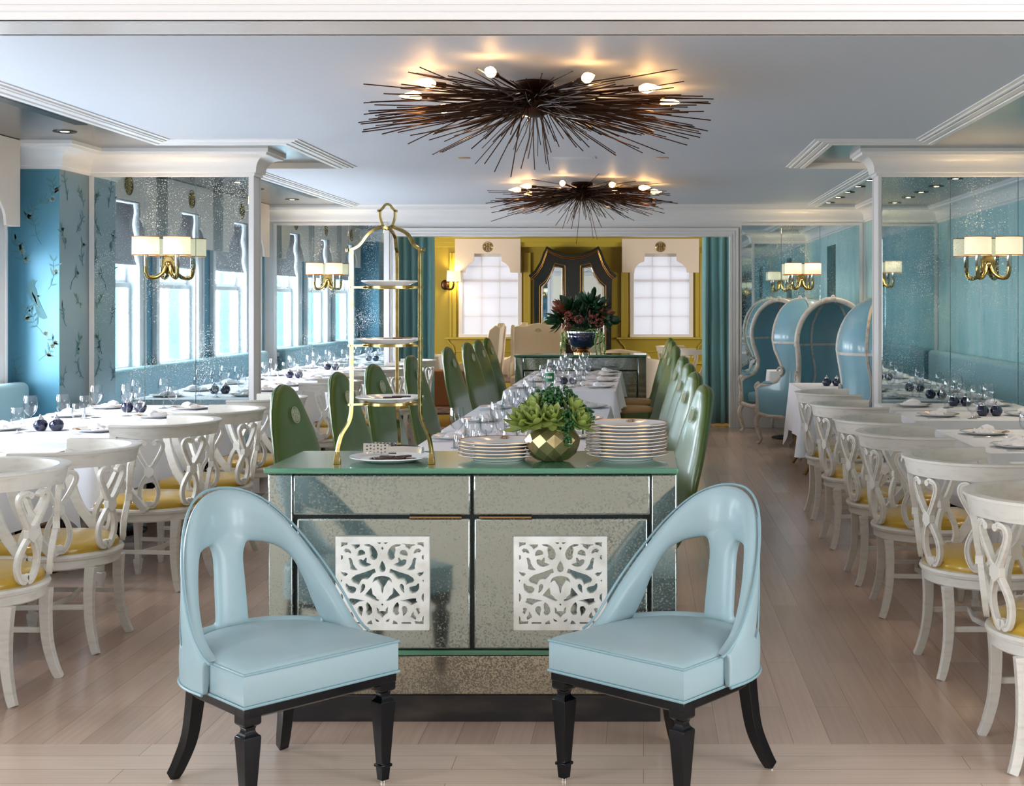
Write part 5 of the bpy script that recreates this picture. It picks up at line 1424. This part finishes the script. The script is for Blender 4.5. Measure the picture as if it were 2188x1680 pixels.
for k in range(15):
    az = 2*PI*k/15+r_.uniform(-.2, .2) if k < 9 else r_.uniform(0, 6.28); el = r_.uniform(-.1, .5) if k < 9 else r_.uniform(.6, 1.4)
    d = Vector((math.cos(az)*math.cos(el), math.sin(az)*math.cos(el)*.7, math.sin(el)))
    base = Vector((FX, FY, FZ+.24)); tip = MC+Vector((d.x*.27, d.y*.22, d.z*.25-.02))
    b = thing('magnolia_branch', 'glossy leafy branch in the blue bowl, number %d' % k, 'branch', tuple(tip))
    hor = 'left' if d.x < -.25 else ('right' if d.x > .25 else 'centre'); dep = 'towards the camera' if d.y < 0 else 'at the back'; ht = 'high' if d.z > .5 else 'low'
    copper = k % 5 == 1
    b['label'] = mag_label(copper, d, dep); b['group'] = 'magnolia branches in the blue bowl'
    m = M().tube([base-tip, (base-tip)*.4+Vector((0, 0, .03)), Vector((0, 0, 0))], .004, 5); ob('stem', m, 'sprig_green', b)
    m = M()
    q4 = d.to_track_quat('Z', 'Y').to_matrix().to_4x4()
    for lay, (n_, e_) in enumerate(((5, .15), (5, .7), (3, 1.2))):
        for j in range(n_): petal(m, (0, 0, .012*lay-.02), 2*PI*j/n_+lay*.6+r_.uniform(-.3, .3), e_+r_.uniform(-.25, .25), r_.uniform(.13, .19), r_.uniform(.030, .042), .3)
    for j in range(9):
        s0 = len(m.v); petal(m, (0, 0, -.03-.022*j), r_.uniform(0, 6.28), r_.uniform(.0, .6), r_.uniform(.10, .15), .028, .2)
    m.xf(q4); ob('leaves', m, 'leaf_copper' if copper else 'leaf_dark', b, smooth=60, fix=False)
for k, (dx, dz, c_) in enumerate(((-.20, .32, ''), (-.17, .44, ''), (.13, .40, ''), (-.04, .40, ''), (.22, .36, ''))):
    m = M(); q = random.Random(k)
    for j in range(60):
        a, e = q.uniform(0, 6.28), q.uniform(-1.4, 1.4); m.ball(.05*math.cos(a)*math.cos(e), .04*math.sin(a)*math.cos(e), .045*math.sin(e), .009*q.uniform(.7, 1.3), 6, 4)
    tag(ob('blossom_cluster', m, 'blossom_pink', loc=(FX+dx*.9, FY-.13, FZ+dz), smooth=60, fix=False), '%s blossom cluster in the blue bowl, %s' % (('reddish pink'), ['low on the left', 'upper left', 'right of centre', 'near the middle top', 'upper right'][k]), 'blossom', 'blossoms in the blue bowl')
for k, (dx, L) in enumerate(((-.235, .28), (-.19, .20), (.16, .26), (.21, .34), (.25, .24))):
    m = M(); q = random.Random(k)
    for j in range(40):
        u = j/39; m.ball(.012*math.sin(u*5+k)+.008*q.uniform(-1, 1), .008*q.uniform(-1, 1), -u*L, .0125*(1-.4*u), 6, 4)
    m.tube([(0, 0, 0), (-dx*.4, .05, .05), (-dx*.9, .12, .02)], .004, 5)
    tag(ob('amaranth_tassel', m, 'tassel_green', loc=(FX+dx, FY-.17, FZ+.24), smooth=60, fix=False), 'hanging pale green amaranth tassel over the bowl rim, %s' % ['outermost left', 'inner left', 'inner right', 'longest, right', 'outermost right'][k], 'tassel', 'amaranth tassels')

# ============================================================ OLIVE ROOM
# pagoda-topped black and gilt armoire
AX = -1.24; t = thing('armoire', 'black and gilt pagoda-topped armoire with mirrored doors on the olive wall', 'armoire', (AX, YE-.06, 0))
S_ = 23.7/F
def q2(u, v): return ((u-1223.7)*S_, EYE-(v-645)*S_)
ol = [q2(1140, 597), q2(1131.8, 592), q2(1145, 581), q2(1157, 562), q2(1165, 540), q2(1168.8, 530), q2(1182, 538), q2(1203, 545), q2(1223.7, 547.4)]
ol = ol+[(-a, b) for a, b in ol[-2::-1]]
body = [(-.665, 0)]+ol+[(.665, 0)]
ob('carcass', M().extr([body[::-1]], lambda a, b, d: (a, -d, b), 0, .26), 'black_lacquer', t, bevel=.006)
e2 = [(a, -.275, b) for a, b in ol[1:-1]]
ob('cornice', M().sweep(e2, [(-.03, -.03), (.03, -.03), (.03, .01), (.015, .02), (-.03, .02)], up=(0, 1, 0)), 'black_lacquer', t, bevel=.003)
ob('cornice_gilding', M().tube([(a*.985, -.305, b-.03) for a, b in ol[1:-1]], .006, 6).tube([(a*.97, -.305, b-.06) for a, b in ol[1:-1]], .005, 6), 'gilt', t)
for s in (-1, 1):
    dp = [q2(1150, 607), q2(1163, 597), q2(1176, 580), q2(1184, 562), q2(1187, 557), q2(1211, 562)]
    dpl = [(-a, b) for a, b in dp] if s > 0 else dp
    pts = [(dpl[0][0], .35)]+dpl+[(dpl[-1][0], .35)]
    if s > 0: pts = pts
    pl = ob('door', M().extr([pts], lambda a, b, d: (a, -.262-d, b), 0, .012), 'black_lacquer', t, bevel=.003)
    cx = sum(p[0] for p in pts)/len(pts)
    inn_ = [((a-cx)*.72+cx, (b-1.3)*.90+1.3) for a, b in pts]
    ob('door_mirror', M().extr([inn_], lambda a, b, d: (a, -.274-d, b), 0, .006), 'clear_mirror', pl, smooth=0)
    loop = [(a, -.280, b) for a, b in inn_]
    ob('silver_moulding', M().tube(loop+[loop[0]], .018, 8, up=(0, 1, 0)), 'silver', pl, smooth=50)
    lp2 = [((a-cx)*.88+cx, -.278, (b-1.3)*.95+1.3) for a, b in pts]
    ob('gilt_beading', M().tube(lp2+[lp2[0]], .008, 6, up=(0, 1, 0)), 'gilt', pl)
# cream wing chairs and tub chairs
def wing_make():
    t = thing('wing_chair', '', 'chair')
    W = .36
    pr = [(-W, .30), (-W, 1.14), (-W*.9, 1.17), (-W*.5, 1.17), (-.12, 1.20), (0, 1.215), (.12, 1.20), (W*.5, 1.17), (W*.9, 1.17), (W, 1.14), (W, .30)]
    b_ = ob('backrest', M().extr([pr], lambda a, b, d: (-.30+d-.08*(b-.3), a, b), 0, .10), 'cream_upholstery', t, bevel=.02)
    q = M(); monogram(q, .05, lambda a, b: (-.262-.002, a, 1.08+b), .002)
    q.xf(Matrix.Identity(4)); ob('monogram', q, 'gold_line', b_)
    for s in (-1, 1):
        wp = [(-.30, .42), (-.36, 1.15), (-.28, 1.19), (-.19, 1.12), (-.16, .98), (-.22, .86), (-.20, .74), (-.05, .66), (.24, .64), (.28, .58), (.28, .42)]
        ob('wing', M().extr([wp], lambda a, b, d: (a, s*(W+d*.9), b), -.01, .045), 'cream_upholstery', t, bevel=.012)
    ob('seat', M().box(-.30, .30, -W, W, .30, .46), 'cream_upholstery', t, bevel=.03)
    for sx in (-.26, .26):
        for s in (-1, 1): ob('leg', M().frustum(sx, s*.3, 0, .015, .30, .025), 'ebony', t)
    return t
WING = Proto(wing_make)
WP = [(-1.56, 19.75, -90, 'facing the camera behind the far cabinet, its monogram showing'), (-2.42, 19.9, 180, 'beside the clothed table, seen from its side at left'), (-2.16, 20.8, 182, 'standing narrow and upright left of centre')]
for x, y, a, lb in WP: WING.put((x, y, 0), math.radians(a), 'cream upholstered wing chair %s' % lb, 'cream wing chairs')
def tubc_make():
    t = thing('low_tub_chair', '', 'chair'); rr = []
    for a in range(-115, 116, 10):
        r_ = math.radians(a); x, y = -.34*math.cos(r_), .37*math.sin(r_); k = 1-.12*(abs(a)/115)
        c_, s_ = -math.cos(r_), math.sin(r_)
        rr.append([(x, y, .28), (x+c_*.05, y+s_*.05, .28), (x+c_*.09, y+s_*.09, .78*k), (x+c_*.06, y+s_*.06, .83*k), (x-c_*.03, y-s_*.03, .82*k), (x-c_*.04, y-s_*.04, .5)])
    ob('curved_back', M().rings(rr), 'cream_upholstery', t, smooth=50)
    ob('seat_cushion', M().lathe([(.33, .28), (.35, .32), (.35, .43), (.32, .47), (.02, .48)], 24), 'cream_upholstery', t, smooth=50)
    for sx in (-.22, .22):
        for s in (-1, 1): ob('leg', M().frustum(sx, s*.22, 0, .015, .29, .022), 'ebony', t)
    return t
LOWC = Proto(tubc_make)
for x, y, a, lb in ((-.20, 17.85, 88, 'behind the right half of the far cabinet'), (-.35, 19.75, -85, 'facing the camera right of the flowers'), (-1.20, 17.85, 92, 'behind the left half of the far cabinet')):
    LOWC.put((x, y, 0), math.radians(a), 'cream round-backed low tub chair %s' % lb, 'cream low tub chairs')
TUB.put((.52, 19.65, 0), math.radians(0), 'white open-back tub chair in the olive room, left of the right-hand table')
TUB.put((.70, 18.4, 0), math.radians(10), 'white open-back tub chair in the olive room, behind the green chairs')
# olive room tables
def rtable(x, y, w_, label, seed, mt='linen', gl=3):
    t = thing('dining_table', 'cloth-covered square table, %s' % label, 'table', (x, y, 0))
    ob('table_top', M().box(-w_+.02, w_-.02, -w_+.02, w_-.02, TZ-.035, TZ-.006), 'white_matte', t)
    ob('pedestal', M().lathe([(.26, 0), (.24, .02), (.05, .05), (.04, .66), (.2, .70), (.2, TZ-.036)], 24), 'ebony', t)
    tag(ob('tablecloth', cloth_mesh(x-w_, x+w_, y-w_, y+w_, .30, seed), 'linen', smooth=60, fix=False), 'white cloth on the square table, %s' % label, 'tablecloth')
    for k in range(gl):
        a = 2*PI*k/max(gl, 1)+.5
        WINE.put((x+w_*.5*math.cos(a), y+w_*.5*math.sin(a), TZ+.001), a, 'wine glass %s of the trio, %s' % (nm[k], label), 'olive room wine glasses')
        PLATE.put((x+w_*.66*math.cos(a+1), y+w_*.66*math.sin(a+1), TZ+.001), a, 'white plate %s of three, %s' % (nm[k], label), 'olive room plates')
rtable(-3.32, 19.4, .45, 'in the olive room beside the left curtain', 61)
rtable(1.35, 19.6, .42, 'in the olive room beside the right curtain', 62)
rtable(-.95, 18.65, .40, 'in the olive room between the cream chairs', 63)
m = M().box(-.40, .40, -.02, .02, .05, .60)
tag(ob('upholstered_bench', M().box(-.45, .45, -.24, .24, .12, .60), 'terracotta_cloth', loc=(-2.72, 18.35, 0), bevel=.03), 'brown fabric-covered bench back beside the left curtain of the olive room', 'bench')
tag(ob('patterned_rug', M().box(-1.6, 1.6, -1.2, 1.2, 0, .008), 'rug', loc=(-2.7, 19.6, -.001)), 'patterned rug on the brown floor of the olive room', 'rug')
